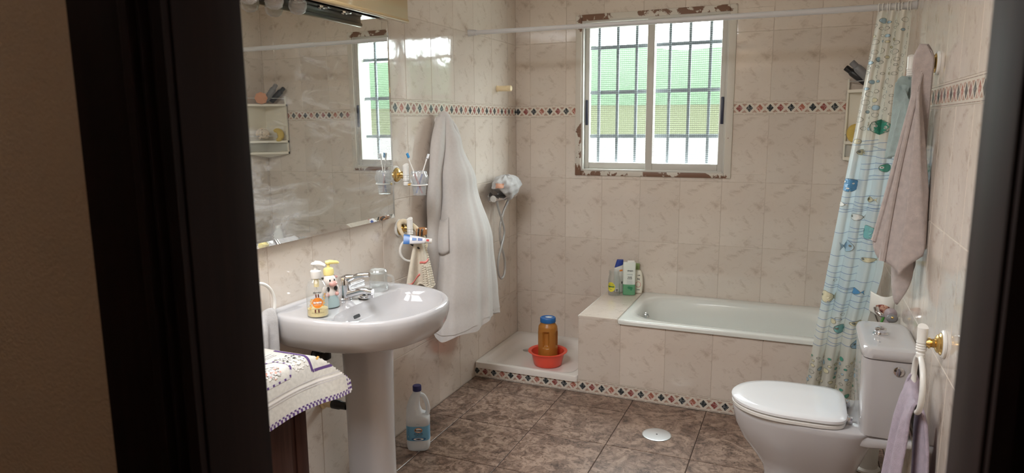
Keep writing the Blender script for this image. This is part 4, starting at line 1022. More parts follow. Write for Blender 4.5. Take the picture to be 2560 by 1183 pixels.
# ------------------------------------------------------------------ water bottle on the floor
wb = thing('water_bottle', 'milky plastic distilled water bottle with blue cap and label on the floor', 'bottle', (.168, -1.640, 0), .42)
L = loc2world(wb)
def bsec(z, xl, xr, hy, n=3.4, N=40): return [((xl + xr) / 2 + (xr - xl) / 2 * sell(2 * PI * k / N, n)[0], hy * sell(2 * PI * k / N, n)[1], z) for k in range(N)]
R = [bsec(.0005, -.044, .044, .036), bsec(.004, -.050, .050, .041), bsec(.015, -.054, .054, .044), bsec(.055, -.056, .056, .045), bsec(.056, -.0552, .0552, .0442), bsec(.128, -.0552, .0552, .0442), bsec(.129, -.056, .056, .045), bsec(.158, -.056, .056, .0445), bsec(.172, -.056, .050, .043), bsec(.184, -.055, .022, .040, 2.8), bsec(.21, -.053, .012, .037, 2.6), bsec(.235, -.046, .010, .033, 2.4), bsec(.258, -.036, .012, .027, 2.2), bsec(.274, -.026, .0165, .021, 2), bsec(.284, -.0195, .0180, .0185, 2), bsec(.296, -.018, .018, .018, 2)]
MB().loft(R).xf(L).build('body', 'hdpe', wb, ang=50)
MB().tube(smooth_path([(.010, 0, .272), (.028, 0, .266), (.042, 0, .240), (.0485, 0, .205), (.046, 0, .178), (.034, 0, .166)], 7), [.011] * 4 + [.0105] * 32, 14).xf(L).build('handle', 'hdpe', wb)
MAT['cap_navy'] = plain('navy_cap', (.012, .015, .10), .35)
cp = [(.0205, .292), (.021, .294), (.021, .315), (.019, .318), (.001, .318)]
lat(cp, 36).build('cap', 'cap_navy', wb)
def wbf(x, y, off=.0006):
    xx = max(-.99, min(.99, x / .0556)); c = math.copysign(abs(xx) ** 1.7, xx); s = -(1 - abs(c) ** 2) ** .5
    return L((.0556 * xx, (.0459 + off) * -abs(s) ** (2 / 3.4) if True else 0, y))
MAT['lbl_blue'] = plain('label_blue', (.16, .40, .60), .35); MAT['lbl_deep'] = plain('label_deep_blue', (.05, .16, .36), .35); MAT['lbl_grey'] = plain('label_grey', (.10, .17, .26), .4)
lbm = MB().grid(lambda u, v: L((.0562 * sell(PI + PI * u, 3.4)[0], .0452 * sell(PI + PI * u, 3.4)[1], .056 + .072 * v)), 28, 1); lbm.build('label', 'lbl_blue', wb, ang=60)
pr = MB()
disc(pr, wbf, .006, .1105, .0185, .0125, 0, .0012); disc(pr, wbf, .006, .1105, .0155, .0098, 1, .0016)
put_text(pr, 'Rosas', .0135, wbf, .006, .110, 2, .0006, .0021)
put_text(pr, 'AQUA', .0150, wbf, .006, .0925, 3, .0003, .0012); put_text(pr, 'DESTILADA', .0068, wbf, .006, .0825, 3, .0002, .0012)
for i, (rx, ry) in enumerate(((.034, .0085), (.024, .006), (.014, .0035))): disc(pr, wbf, .006, .0660, rx, ry, 4 if i % 2 == 0 else 5, .0012 + .0003 * i)
disc(pr, wbf, .006, .0665, .0075, .0026, 2, .0026)
put_text(pr, 'AGUA', .005, wbf, .004, .141, 3)
for i in range(5): pr.add([wbf(-.053 + .0, .062 + .012 * i, .0014), wbf(-.042, .062 + .012 * i, .0014), wbf(-.042, .066 + .012 * i, .0014), wbf(-.053, .066 + .012 * i, .0014)], [(0, 1, 2, 3)], 4 if i != 1 else 5)
pr.build('label_print', ['orange', 'white_ink', 'ink', 'lbl_grey', 'lbl_deep', 'white_ink'], wb, smooth=False)

# ------------------------------------------------------------------ red basin and jug in the shower tray
rb = thing('plastic_bowl', 'bright red plastic bowl standing in the shower tray', 'bowl', (.378, -.405, .0355))
MAT['red_pl'] = plain('red_plastic', (.80, .085, .045), .28); L = loc2world(rb)
lat([(.001, .0065), (.074, .0065), (.084, .012), (.103, .089), (.119, .094), (.124, .093), (.125, .090), (.120, .088), (.107, .085), (.088, .006), (.082, .0005), (.001, .0005)], 48, cap0=False, cap1=False).build('bowl', 'red_pl', rb, ang=40)
jg = thing('plastic_jug', 'caramel brown plastic jug with blue screw lid standing in the red bowl', 'jug', (.378, -.402, .0425), .35)
MAT['caramel'] = plain('caramel_plastic', (.42, .17, .03), .35); MAT['lid_blue'] = plain('blue_lid', (.02, .14, .42), .35); L = loc2world(jg)
def jr(a, z):
    base = interp([(0, .054), (.006, .060), (.20, .0615), (.222, .059), (.238, .047), (.246, .044), (.252, .044)], z / 1.1)[0]
    z_ = z / 1.1; zz = max(0, 1 - abs((z_ - .150) / .048) ** 8)
    d = 0
    for ac in (-1.80, -.25):
        aa = (a - ac + PI) % (2 * PI) - PI; d += max(0, 1 - abs(aa / .36) ** 8) * zz
    return base - .022 * min(1, d) + .0015 * math.cos(4 * a) * (1 if .01 < z < .21 else 0)
zz = [1.1 * v for v in [0, .003, .006, .02, .05, .08, .095, .100, .104, .108, .113, .12, .135, .15, .165, .18, .187, .192, .196, .200, .206, .215, .222, .230, .238, .246, .252]]
MB().loft([[(jr(2 * PI * k / 128, z) * math.cos(2 * PI * k / 128), jr(2 * PI * k / 128, z) * math.sin(2 * PI * k / 128), z) for k in range(128)] for z in zz]).xf(L).build('body', 'caramel', jg, ang=60)
MB().loft([[((r + (.0009 if k % 2 else 0)) * math.cos(2 * PI * k / 80), (r + (.0009 if k % 2 else 0)) * math.sin(2 * PI * k / 80), z) for k in range(80)] for r, z in ((.0475, .271), (.0485, .273), (.0485, .296), (.046, .3005), (.039, .3005), (.038, .2985), (.001, .2985))]).xf(L).build('lid', 'lid_blue', jg, ang=40)
sm_ = MB(); sm_.poly([L((.006 + .022 * math.cos(2 * PI * k / 24) * (1 + .2 * math.sin(6 * PI * k / 24)), .006 + .014 * math.sin(2 * PI * k / 24), .2993)) for k in range(24)]); sm_.build('worn_sticker', 'white_ink', jg, smooth=False)

# ------------------------------------------------------------------ bottles on the tiled ledge of the tub
LZ = .4615
MAT['sh_white'] = plain('shampoo_white', (.80, .80, .76), .3); MAT['sh_blue'] = plain('shampoo_cap_blue', (.02, .05, .30), .3); MAT['gel_green'] = plain('gel_green', (.13, .36, .20), .2); MAT['gel_top'] = plain('milky_green_plastic', (.72, .77, .72), .25)
MAT['cream_pl'] = plain('cream_bottle', (.80, .77, .66), .35); MAT['olive'] = plain('olive_cap', (.25, .33, .12), .4); MAT['lab_yellow'] = plain('yellow_label', (.78, .70, .05), .45); MAT['dk_green'] = plain('green_ink', (.03, .22, .10), .5)
def osec(z, hx, hy, n=2.8, dx=0, N=40): return [(dx + hx * sell(2 * PI * k / N, n)[0], hy * sell(2 * PI * k / N, n)[1], z) for k in range(N)]
def flatf(t, hy, zoff=0.0):
    L_ = loc2world(t); return lambda x, y, off=.0006: L_((x, -hy - off, y + zoff))
# glass jar
j = thing('glass_jar', 'empty clear glass jar with yellow label on the tub ledge', 'jar', (.735, -.150, LZ), .3); L = loc2world(j)
lat([(.036, .0005), (.0385, .004), (.039, .100), (.036, .122), (.0315, .132), (.0315, .136), (.034, .138), (.034, .158), (.0325, .160)], 36, cap1=False).build('body', 'clear', j)
lat([(.034, .004), (.0365, .008), (.0365, .100), (.030, .132), (.030, .158)], 36, cap1=False).build('inner_wall', 'clear', j)
fn = cyl_decal(j, .039, 0, -2.15); lb = MB(); disc(lb, fn, 0, .058, .027, .031, 0); put_text(lb, 'vamos', .0165, fn, .001, .062, 1, .0006, .0020); put_text(lb, 'zumo natural', .006, fn, .001, .077, 1, 0, .0012); put_text(lb, 'BIO', .007, fn, .001, .042, 1, .0003, .0012); lb.build('label', ['lab_yellow', 'dk_green'], j, smooth=False)
fn = cyl_decal(j, .039, 0, -1.1); lb = MB(); lb.add([fn(a, b) for a, b in ((-.012, .03), (.008, .03), (.008, .05), (-.012, .05))], [(0, 1, 2, 3)], 0)
for k in range(6): lb.add([fn(-.009 + .0026 * k, .032, .001), fn(-.0076 + .0026 * k, .032, .001), fn(-.0076 + .0026 * k, .047, .001), fn(-.009 + .0026 * k, .047, .001)], [(0, 1, 2, 3)], 1)
lb.build('barcode', ['white_ink', 'ink'], j, smooth=False)
# white shampoo with slanted blue cap
b = thing('shampoo_bottle', 'white shampoo bottle with slanted blue cap behind the glass jar', 'shampoo', (.742, -.062, LZ), .25); L = loc2world(b)
MB().loft([osec(.0005, .028, .018), osec(.004, .031, .021), osec(.06, .033, .022), osec(.12, .032, .021), osec(.158, .030, .020)]).xf(L).build('body', 'sh_white', b)
def slant(f): return lambda p: L((p[0], p[1], p[2] + f * p[0]))
MB().loft([osec(.158, .030, .020), [(p[0], p[1], .172 + .40 * p[0]) for p in osec(0, .0285, .019)]]).xf(L).build('shoulder', 'sh_white', b)
MB().loft([[(p[0], p[1], .1735 + .40 * p[0]) for p in osec(0, .0283, .019)], [(p[0], p[1], .205 + .10 * p[0]) for p in osec(0, .022, .016, dx=.006)], [(p[0], p[1], .214) for p in osec(0, .020, .014, dx=.0075)]]).xf(L).build('cap', 'sh_blue', b)
fn = flatf(b, .0225); lb = MB(); lb.add([fn(x, y) for x, y in ((.004, .140), (.024, .144), (.024, .154), (.004, .150))], [(0, 1, 2, 3)], 0); lb.add([fn(x, y) for x, y in ((.018, .060), (.024, .060), (.024, .075), (.018, .075))], [(0, 1, 2, 3)], 1); lb.build('label', ['orange', 'ink'], b, smooth=False)
# narrow white bottle with navy base behind
b = thing('conditioner_bottle', 'narrow white bottle with navy bottom between jar and green gel', 'conditioner', (.782, -.040, LZ), .1); L = loc2world(b)
MB().loft([osec(.0005, .020, .016), osec(.026, .021, .017)]).xf(L).build('cap_foot', 'sh_blue', b)
MB().loft([osec(.0265, .022, .018), osec(.09, .023, .018), osec(.14, .021, .015), osec(.168, .017, .006)]).xf(L).build('body', 'cream_pl', b)
# green gel
b = thing('shower_gel_bottle', 'flat shower gel bottle half filled with green gel on the tub ledge', 'shower gel', (.822, -.110, LZ), .22); L = loc2world(b)
MB().loft([osec(.0005, .037, .018, 4), osec(.003, .039, .020, 4), osec(.070, .0395, .0205, 4)]).xf(L).build('green_gel', 'gel_green', b)
MB().loft([osec(.0702, .0395, .0205, 4), osec(.14, .0395, .0200, 4), osec(.208, .0395, .0165, 4), osec(.212, .037, .0150, 4)]).xf(L).build('body', 'gel_top', b)
MB().loft([osec(.2122, .024, .013, 4, .010), osec(.220, .023, .012, 4, .010), osec(.222, .020, .010, 4, .010)]).xf(L).build('flip_cap', 'sh_white', b)
fn = flatf(b, .0208); lb = MB(); put_text(lb, 'dream', .014, fn, .006, .160, 0, .0002); put_text(lb, 'SHOWER GEL', .0058, fn, .004, .135, 1); put_text(lb, 'OLIVE', .0095, fn, .004, .118, 0, .0003); put_text(lb, '& ALOE', .0085, fn, .004, .108, 0, .0003)
for k in range(4): put_text(lb, 'skin care body wash', .0042, fn, .004, .095 - .006 * k, 1)
lb.build('print', ['ink', 'lbl_grey'], b, smooth=False)
lb = MB(); disc(lb, fn, .008, .048, .016, .008, 0); disc(lb, fn, .000, .052, .009, .006, 0, .0009); disc(lb, fn, .014, .040, .006, .009, 0, .0009); lb.build('leaf_print', ['dk_green'], b, smooth=False)
# cream bottle
b = thing('body_lotion_bottle', 'rounded cream lotion bottle with black lettering behind the green gel bottle', 'lotion', (.862, -.045, LZ), .1); L = loc2world(b)
MB().loft([osec(.0005, .026, .016, 2.6), osec(.004, .030, .019, 2.6), osec(.05, .034, .020, 2.6), osec(.09, .034, .020, 2.6), osec(.125, .029, .018, 2.6), osec(.145, .021, .014, 2.6), osec(.150, .016, .012, 2.6)]).xf(L).build('body', 'cream_pl', b)
fn = flatf(b, .0204); lb = MB(); put_text(lb, 'N', .018, fn, .008, .095, 0, .0006); put_text(lb, 'milk', .010, fn, .010, .120, 0, .0002); disc(lb, fn, .006, .060, .018, .020, 1, .0006, 28, .8); put_text(lb, 'body', .009, fn, .008, .026, 0, .0003); lb.build('print', ['ink', 'cow_pink'], b, smooth=False)
b = thing('olive_tube', 'olive green tube standing against the wall behind the lotion', 'tube', (.846, -.014, LZ)); L = loc2world(b)
MB().loft([osec(.0005, .017, .010), osec(.03, .018, .011), osec(.16, .020, .006), osec(.188, .021, .002)]).xf(L).build('body', 'olive', b)
MB().loft([osec(.0002, .0175, .0105), osec(.022, .0185, .0115)]).xf(L).build('cap', 'cream_pl', b)

# ------------------------------------------------------------------ dark cabinet with embroidered cloth
CX, CY1, CY0, CZ = .285, -2.552, -3.30, .775
cab = thing('wooden_cabinet', 'dark stained wooden cabinet beside the washbasin', 'cabinet', (.15, -2.9, 0))
MB().box(.004, CX - .012, CY0, CY1 - .008, .06, CZ - .02).build('carcass', 'wood_cab', cab, smooth=False)
MB().rbox(.004, CX + .010, CY0 - .01, CY1 + .004, CZ - .022, CZ, .004).build('top', 'wood_cab', cab)
MB().box(.004, CX - .02, CY0, CY1 - .01, 0.0, .06).build('plinth', 'wood_cab', cab, smooth=False)
for y1, y0 in ((CY1 - .010, -2.92), (-2.926, CY0 + .01)):
    d_ = MB().rbox(CX - .012, CX + .006, y0, y1, .07, CZ - .03, .003).build('door', 'wood_cab', cab)
    f = MB(); w = .055
    f.rbox(CX + .005, CX + .012, y1 - w, y1, .07, CZ - .03, .003); f.rbox(CX + .005, CX + .012, y0, y0 + w, .07, CZ - .03, .003); f.rbox(CX + .005, CX + .012, y0 + w, y1 - w, .07, .07 + w, .003); f.rbox(CX + .005, CX + .012, y0 + w, y1 - w, CZ - .03 - w, CZ - .03, .003)
    f.build('door_frame', 'wood_cab', d_); MB().rbox(CX + .004, CX + .010, y0 + w + .02, y1 - w - .02, .07 + w + .02, CZ - .05 - w, .004).build('door_panel', 'wood_cab', d_)
cloth = thing('embroidered_cloth', 'white embroidered table runner with purple edging draped over the dark cabinet', 'cloth', (.15, -2.9, CZ))
XC, YC = CX + .012, CY1 + .006
def cth(a, b, off=0.0):
    # a runs from the wall to the front and down, b along the cabinet and over its end
    da, db = max(0, a - XC), max(0, b - YC); mn = min(da, db); mx_ = max(da, db)
    rd = lambda t: t - .020 * (1 - math.exp(-t / .020))
    x = min(a, XC) + .020 * (1 - math.exp(-da / .02)) + .16 * rd(da) + .50 * mn
    y = min(b, YC) + .020 * (1 - math.exp(-db / .02)) + .10 * rd(db) + .50 * mn
    z = CZ + .0035 - .96 * rd(mx_) + .10 * mn + .006 * math.sin(b * 21) * min(1, da * 6) - .004 * (1 - math.exp(-mx_ / .01))
    x += .012 * math.sin(b * 17 + 1) * min(1, da * 5); return (x + off * (.6 if da > 0 else 0), y + off * .3 * (db > 0), z + off * (1 if mx_ < .03 else .4))
A1, B0, B1 = XC + .180, -3.25, YC + .130
MB().grid(lambda u, v: cth(.012 + (A1 - .012) * u, B0 + (B1 - B0) * v), 60, 80).build('cloth', 'linen', cloth, solid=.0016, ang=70)
MAT['purple'] = plain('purple_thread', (.10, .05, .18), .8); MAT['silver'] = plain('silver_thread', (.82, .80, .76), .5); MAT['coral'] = plain('coral_thread', (.75, .35, .28), .8); MAT['gold_thread'] = plain('gold_thread', (.70, .42, .12), .7); MAT['lilac_grey'] = plain('grey_thread', (.56, .54, .55), .8)
em = MB()
def ribbon(path, w, m, off=.0022):
    for (a0, b0), (a1, b1) in zip(path, path[1:]):
        L_ = math.hypot(a1 - a0, b1 - b0); n = max(1, int(L_ / .008)); nx, ny = -(b1 - b0) / L_ * w / 2, (a1 - a0) / L_ * w / 2
        for i in range(n):
            t0, t1 = i / n, (i + 1) / n; P0 = (a0 + (a1 - a0) * t0, b0 + (b1 - b0) * t0); P1 = (a0 + (a1 - a0) * t1, b0 + (b1 - b0) * t1)
            em.add([cth(P0[0] + nx, P0[1] + ny, off), cth(P1[0] + nx, P1[1] + ny, off), cth(P1[0] - nx, P1[1] - ny, off), cth(P0[0] - nx, P0[1] - ny, off)], [(0, 1, 2, 3)], m if not isinstance(m, tuple) else m[i % len(m)])
ribbon([(A1, B0), (A1, B1)], .012, (0, 2)); ribbon([(.012, B1), (A1, B1)], .012, (0, 2))
ribbon([(A1 - .008, B0), (A1 - .008, B1 - .008)], .007, (2, 0)); ribbon([(.02, B1 - .010), (A1 - .008, B1 - .010)], .006, (2, 0))
pa, pb = XC + .012, YC - .040
ribbon([(pa - .14, pb + .030), (pa - .005, pb + .030), (pa + .055, pb + .030), (pa + .055, pb + .105)], .010, 0)
for o_, m_ in ((.095, 2), (.105, 5), (.118, 2), (.11, 2)): ribbon([(XC + o_, B0), (XC + o_, B1 - .02)], .007 if m_ == 5 else .003, m_)
for o_ in (-.09, -.10, -.115): ribbon([(XC + o_, B0), (XC + o_, pb)], .003, 2)
bx = [(XC - .06, -2.78), (XC + .055, -2.78), (XC + .055, -2.655), (XC + .02, -2.64), (XC - .05, -2.64), (XC - .075, -2.70), (XC - .06, -2.78)]
ribbon(bx, .008, (0, 2, 2)); ribbon([(XC + .02, -2.80), (XC + .02, -2.97)], .008, (0, 2)); 
rr = random.Random(5)
for k in range(90):
    r_, t_ = rr.random() ** .5, rr.uniform(0, 2 * PI); a_, b_ = XC + .000 + .036 * r_ * math.cos(t_), -2.715 + .042 * r_ * math.sin(t_); m_ = rr.choice((1, 2, 2, 5, 5)); s_ = rr.uniform(.003, .006)
    em.add([cth(a_ + s_ * math.cos(q_) * (1.3 if q_ % 2 else 1), b_ + s_ * math.sin(q_), .003 + .001 * rr.random()) for q_ in (0, 1.2, 2.5, 3.8, 5)], [(0, 1, 2, 3, 4)], m_)
for k in range(120):
    a_, b_ = XC + rr.uniform(-.06, .045), rr.uniform(-2.63, pb + .02); s_ = rr.uniform(.003, .0055)
    em.add([cth(a_ + s_ * math.cos(q_), b_ + s_ * math.sin(q_), .003) for q_ in (0, 1.2, 2.5, 3.8, 5)], [(0, 1, 2, 3, 4)], 5)
for k in range(14):
    a_, b_ = XC + .03 - .008 * k * .4, pb + .055 + .004 * k; em.add([cth(a_ + .004 * math.cos(q_), b_ + .004 * math.sin(q_), .003) for q_ in (0, 1.2, 2.5, 3.8, 5)], [(0, 1, 2, 3, 4)], 3)
em.build('embroidery', ['purple', 'coral', 'lilac_grey', 'gold_thread', 'cow_pink', 'silver'], cloth, smooth=False)

# ------------------------------------------------------------------ shower curtain
cur = thing('shower_curtain', 'translucent shower curtain printed with blue and green fish and bubbles', 'shower curtain', (2.1, -.72, 0))
def cur_edges(z): return 1.869 + (z - .21) * .1105, interp([(.15, 2.108), (.5, 2.120), (.9, 2.180), (1.4, 2.196), (2.05, 2.212)], z)[0]
def cur_pt(u, z, off=0.0, raw=False):
    xl, xr = cur_edges(z); k = min(1.0, max(0.0, (z - .1) / 1.9))
    amp = .024 - .006 * k; yc = interp([(.15, -.742), (.46, -.738), (1.2, -.720), (2.05, -.700)], z)[0]
    ph = 2 * PI * (3.6 * u + .25 * math.sin(2.2 * u + 1)) + .5 * math.sin(2.1 * z)
    y = yc + amp * math.sin(ph) + .003 * math.sin(2 * ph + 1.3 * z)
    x = xl + (xr - xl) * (u + .030 * math.sin(ph + 1.2))
    p = Vector((min(x, RW - .004), min(y, -.702) if z < .5 else y, z))
    if off and not raw:
        a = Vector(cur_pt(min(1, u + .004), z, 0, True)); b = Vector(cur_pt(max(0, u - .004), z, 0, True)); t = (a - b)
        n = t.cross(Vector((0, 0, 1)))
        if n.length > 1e-6:
            n.normalize(); n = n if n.y < 0 else -n; p = p + n * off * 2.0
    return tuple(p)
MB().grid(lambda u, v: cur_pt(u, .175 + (2.030 - .175) * v), 150, 90).build('sheet', 'curtain', cur, ang=80)
for k in range(9):
    u = (k + .5) / 9; p = cur_pt(u, 2.03); cx_ = p[0]
    MB().tube([(cx_ + .004 * math.sin(a), -.69 + .021 * math.sin(a) - .004, 2.050 - .006 + .0235 * math.cos(a)) for a in [2 * PI * q / 20 for q in range(20)]], .0017, 6, closed=True).build('ring', 'plastic_w', cur)
def xz2u(x, z):
    xl, xr = cur_edges(z); return (x - xl) / (xr - xl)
pr = MB()
def cfn(x, z, off=.0012):
    return cur_pt(max(0.002, min(.998, xz2u(x, z))), z, off)
def fan(pts, m, off, ctr=None):
    n = len(pts); c = ctr or (sum(p[0] for p in pts) / n, sum(p[1] for p in pts) / n)
    for q in (0.0, .5):
        pass
    rings = [[(c[0] + (p[0] - c[0]) * s, c[1] + (p[1] - c[1]) * s) for p in pts] for s in (.12, .4, .7, 1.0)]
    pr.add([cfn(c[0], c[1], off)] + [cfn(p[0], p[1], off) for p in rings[0]], [(0, 1 + k, 1 + (k + 1) % n) for k in range(n)], m)
    for A_, B_ in zip(rings, rings[1:]): pr.add([cfn(*p, off) for p in A_] + [cfn(*p, off) for p in B_], [(k, (k + 1) % n, n + (k + 1) % n, n + k) for k in range(n)], m)
def outline(pts, w, m, off=.0016):
    n = len(pts); c = (sum(p[0] for p in pts) / n, sum(p[1] for p in pts) / n)
    I_ = []
    for p in pts:
        d = math.hypot(p[0] - c[0], p[1] - c[1]); s = max(.2, (d - w) / d); I_.append((c[0] + (p[0] - c[0]) * s, c[1] + (p[1] - c[1]) * s))
    pr.add([cfn(*p, off) for p in pts] + [cfn(*p, off) for p in I_], [(k, (k + 1) % n, n + (k + 1) % n, n + k) for k in range(n)], m)
def ell(x, z, rx, rz, n=26): return [(x + rx * math.cos(2 * PI * k / n), z + rz * math.sin(2 * PI * k / n)) for k in range(n)]
def bubble(x, z, r, m=None):
    if x - r < cur_edges(z)[0] or x + r > cur_edges(z)[1]: return
    pts = ell(x, z, r * .86, r, 18)
    if m is not None: fan(pts, m, .0010)
    outline(pts, .0013, 0)
# materials: 0 outline, 1 blue, 2 green, 3 pale blue, 4 cream, 5 line blue, 6 white, 7 teal
def fish(x, z, rx, rz, m, tail=True, face=-1):
    pts = []
    for k in range(30):
        a = 2 * PI * k / 30; pts.append((x + rx * math.cos(a) * 1.0, z + rz * math.sin(a) * (1 - .25 * max(0, math.cos(a) * -face))))
    if tail:
        bx_ = x - face * rx * .9
        t = [(bx_, z), (bx_ - face * rx * .55, z + rz * .75), (bx_ - face * rx * .42, z), (bx_ - face * rx * .55, z - rz * .75)]
        fan(t, m, .0009); outline(t, .0012, 0, .0013)
    fan(pts, m, .0011); outline(pts, .0017, 0)
    fan(ell(x + face * rx * .62, z + rz * .15, .0045, .0055, 12), 6 if m in (1, 2) else 0, .0020); fan(ell(x + face * rx * .62, z + rz * .15, .0022, .003, 10), 0, .0025)
rr = random.Random(11); placed = []
def scatter(z0, z1, n, rmin, rmax, fills):
    c = 0; tries = 0
    while c < n and tries < 4000:
        tries += 1; z = rr.uniform(z0, z1); xl, xr = cur_edges(z); x = rr.uniform(xl + .01, xr - .01); r = rr.uniform(rmin, rmax)
        if any(math.hypot(x - a, z - b) < r + q + .006 for a, b, q in placed): continue
        placed.append((x, z, r)); bubble(x, z, r, rr.choice(fills)); c += 1
scatter(1.50, 1.99, 95, .0055, .0135, (None, None, None, None, 4, 3)); scatter(.19, .40, 70, .005, .0125, (None, None, 2, 4, 4, None, 3))
# fish at their places on the sheet
fish(2.120, 1.515, .040, .036, 2); fish(2.010, 1.247, .037, .032, 1, False); fish(2.150, 1.329, .020, .020, 2); fish(2.050, 1.097, .020, .016, 6)
fish(2.020, .955, .026, .028, 3, True, 1); fish(2.112, .897, .024, .012, 4); fish(2.105, 1.027, .030, .033, 7, False); fish(1.945, .706, .022, .028, 4)
fish(2.070, .740, .020, .016, 1); fish(2.008, .551, .020, .024, 7); fish(2.085, .585, .030, .014, 4); fish(2.092, .475, .034, .026, 3, False)
fish(1.985, 1.155, .014, .012, 6); fish(2.10, 1.18, .020, .015, 4); fish(2.045, 1.40, .018, .014, 4)
for a, b in ((2.018, 1.255), (2.006, 1.232), (1.998, 1.262)): fan(ell(a, b, .0035, .004, 10), 6, .0022)
for a, b, r_ in ((2.0, .60, .010), (1.985, .585, .012), (2.012, .625, .007), (1.92, .86, .011), (1.955, 1.01, .007), (1.915, .80, .006), (1.97, .79, .006), (2.03, 1.45, .012), (1.998, 1.452, .009)): bubble(a, b, r_, 4 if r_ > .011 else None)
# drawn water lines
zline = [.47, .485, .51, .535, .56, .60, .64, .66, .675, .69, .735, .75, .76, .80, .83, .865, .90, .94, .985, .995, .002 + 1.01, 1.03, 1.05, 1.09, 1.13, 1.142, 1.153, 1.17, 1.20, 1.28, 1.295, 1.33, 1.35, 1.385, 1.41, 1.43, 1.445, 1.46]
for i, z in enumerate(zline):
    ph_, am = rr.uniform(0, 6), rr.uniform(.002, .006); u0, u1 = rr.choice(((.0, 1), (.0, .55), (.3, 1), (.0, .8), (.45, 1))); N_ = 70; top, bot = [], []
    for k in range(N_ + 1):
        u = u0 + (u1 - u0) * k / N_; u = max(.003, min(.997, u)); zz_ = z + am * math.sin(5 * u + ph_) - .018 * (u - .5) * math.sin(ph_) - .010 * u
        top.append(cur_pt(u, zz_ + .0011, .0009)); bot.append(cur_pt(u, zz_ - .0011, .0009))
    pr.add(top + bot, [(k, k + 1, N_ + 2 + k, N_ + 1 + k) for k in range(N_)], 5)
MAT['c_line'] = plain('curtain_outline', (.22, .23, .20), .5); MAT['c_blue'] = plain('curtain_blue', (.09, .30, .56), .4); MAT['c_green'] = plain('curtain_green', (.08, .38, .28), .4); MAT['c_pale'] = plain('curtain_pale_blue', (.42, .60, .72), .4); MAT['c_cream'] = plain('curtain_cream', (.72, .68, .48), .4); MAT['c_wave'] = plain('curtain_wave_blue', (.20, .33, .55), .4); MAT['c_white'] = plain('curtain_white', (.82, .84, .82), .4); MAT['c_teal'] = plain('curtain_teal', (.22, .52, .52), .4)
po = pr.build('print', ['c_line', 'c_blue', 'c_green', 'c_pale', 'c_cream', 'c_wave', 'c_white', 'c_teal'], cur, smooth=False); po['kind'] = 'stuff'

# ------------------------------------------------------------------ towels on the right wall
def fit_right(name, label, y, z):
    t = thing(name, label, 'hook', (RW, y, z)); fitting(t, RW - .0005, y, z, -1); return t
fit_right('towel_hook', 'white and brass wall hook that carries the pink towel', -1.385, 1.745)
fit_right('towel_hook', 'white and brass wall hook that carries the mint towel', -1.17, 1.742)
def spl(tab, u):
    for a, b in zip(tab, tab[1:]):
        if u <= b[0]:
            t = (u - a[0]) / (b[0] - a[0]); t = t * t * (3 - 2 * t) * .35 + t * .65; return tuple(p + (q - p) * t for p, q in zip(a[1:], b[1:]))
    return tab[-1][1:]
def hang(name, label, mat, top, bottoms, nu=72, nv=40, ry=.036, wave=.006, curve=.78, thick=.010, cat='towel', seed=0):
    t = thing(name, label, cat, (top[0], top[1], top[2] - .6))
    def f(u, v):
        bx_, by_, bz_ = spl(bottoms, u); k = v ** curve; s_ = max(.35, min(1.0, v / .06) ** .5)
        tx = top[0] + .030 * s_ * math.cos(2 * PI * u * 1.5); ty = top[1] + ry * s_ * (u - .5) * 2; tz = top[2] - .006 * (2 * u - 1) ** 2
        x = tx + (bx_ - tx) * k + wave * math.sin(2 * PI * 5 * u + 2.5 * v + seed) * v; y = ty + (by_ - ty) * k + wave * math.cos(2 * PI * 4 * u + 1.5 * v + seed) * v
        z = tz + (bz_ - tz) * v
        return (min(x, RW - .010), y, z)
    MB().grid(f, nu, nv).build('cloth', mat, t, solid=thick, ang=80); return t, f
pt, pf = hang('bath_towel', 'pink terry towel hanging in pointed folds above the toilet', 'towel_pink', (2.174, -1.405, 1.812),
     [(0, 2.216, -1.32, 1.05), (.14, 2.12, -1.30, 1.12), (.30, 2.168, -1.36, .838), (.44, 2.212, -1.40, 1.02), (.56, 2.085, -1.385, 1.12), (.63, 2.068, -1.405, 1.09), (.70, 2.090, -1.445, 1.03), (.84, 2.150, -1.50, .985), (.93, 2.212, -1.515, 1.06), (1, 2.216, -1.46, 1.25)], wave=.010)
for u0 in (.62, .72):
    MB().tube([Vector(pf(u0, v / 24)) + Vector((-.004, -.008, 0)) for v in range(3, 25)], [.006 + .006 * v / 24 for v in range(3, 25)], 8).build('fold', 'towel_pink', pt)
mt, mf = hang('bath_towel', 'mint green terry towel hanging behind the pink one', 'towel_mint', (2.150, -1.19, 1.712),
     [(0, 2.215, -1.10, 1.45), (.25, 2.13, -1.10, 1.42), (.5, 2.112, -1.16, 1.392), (.7, 2.118, -1.22, 1.40), (1, 2.205, -1.27, 1.45)], curve=.6)
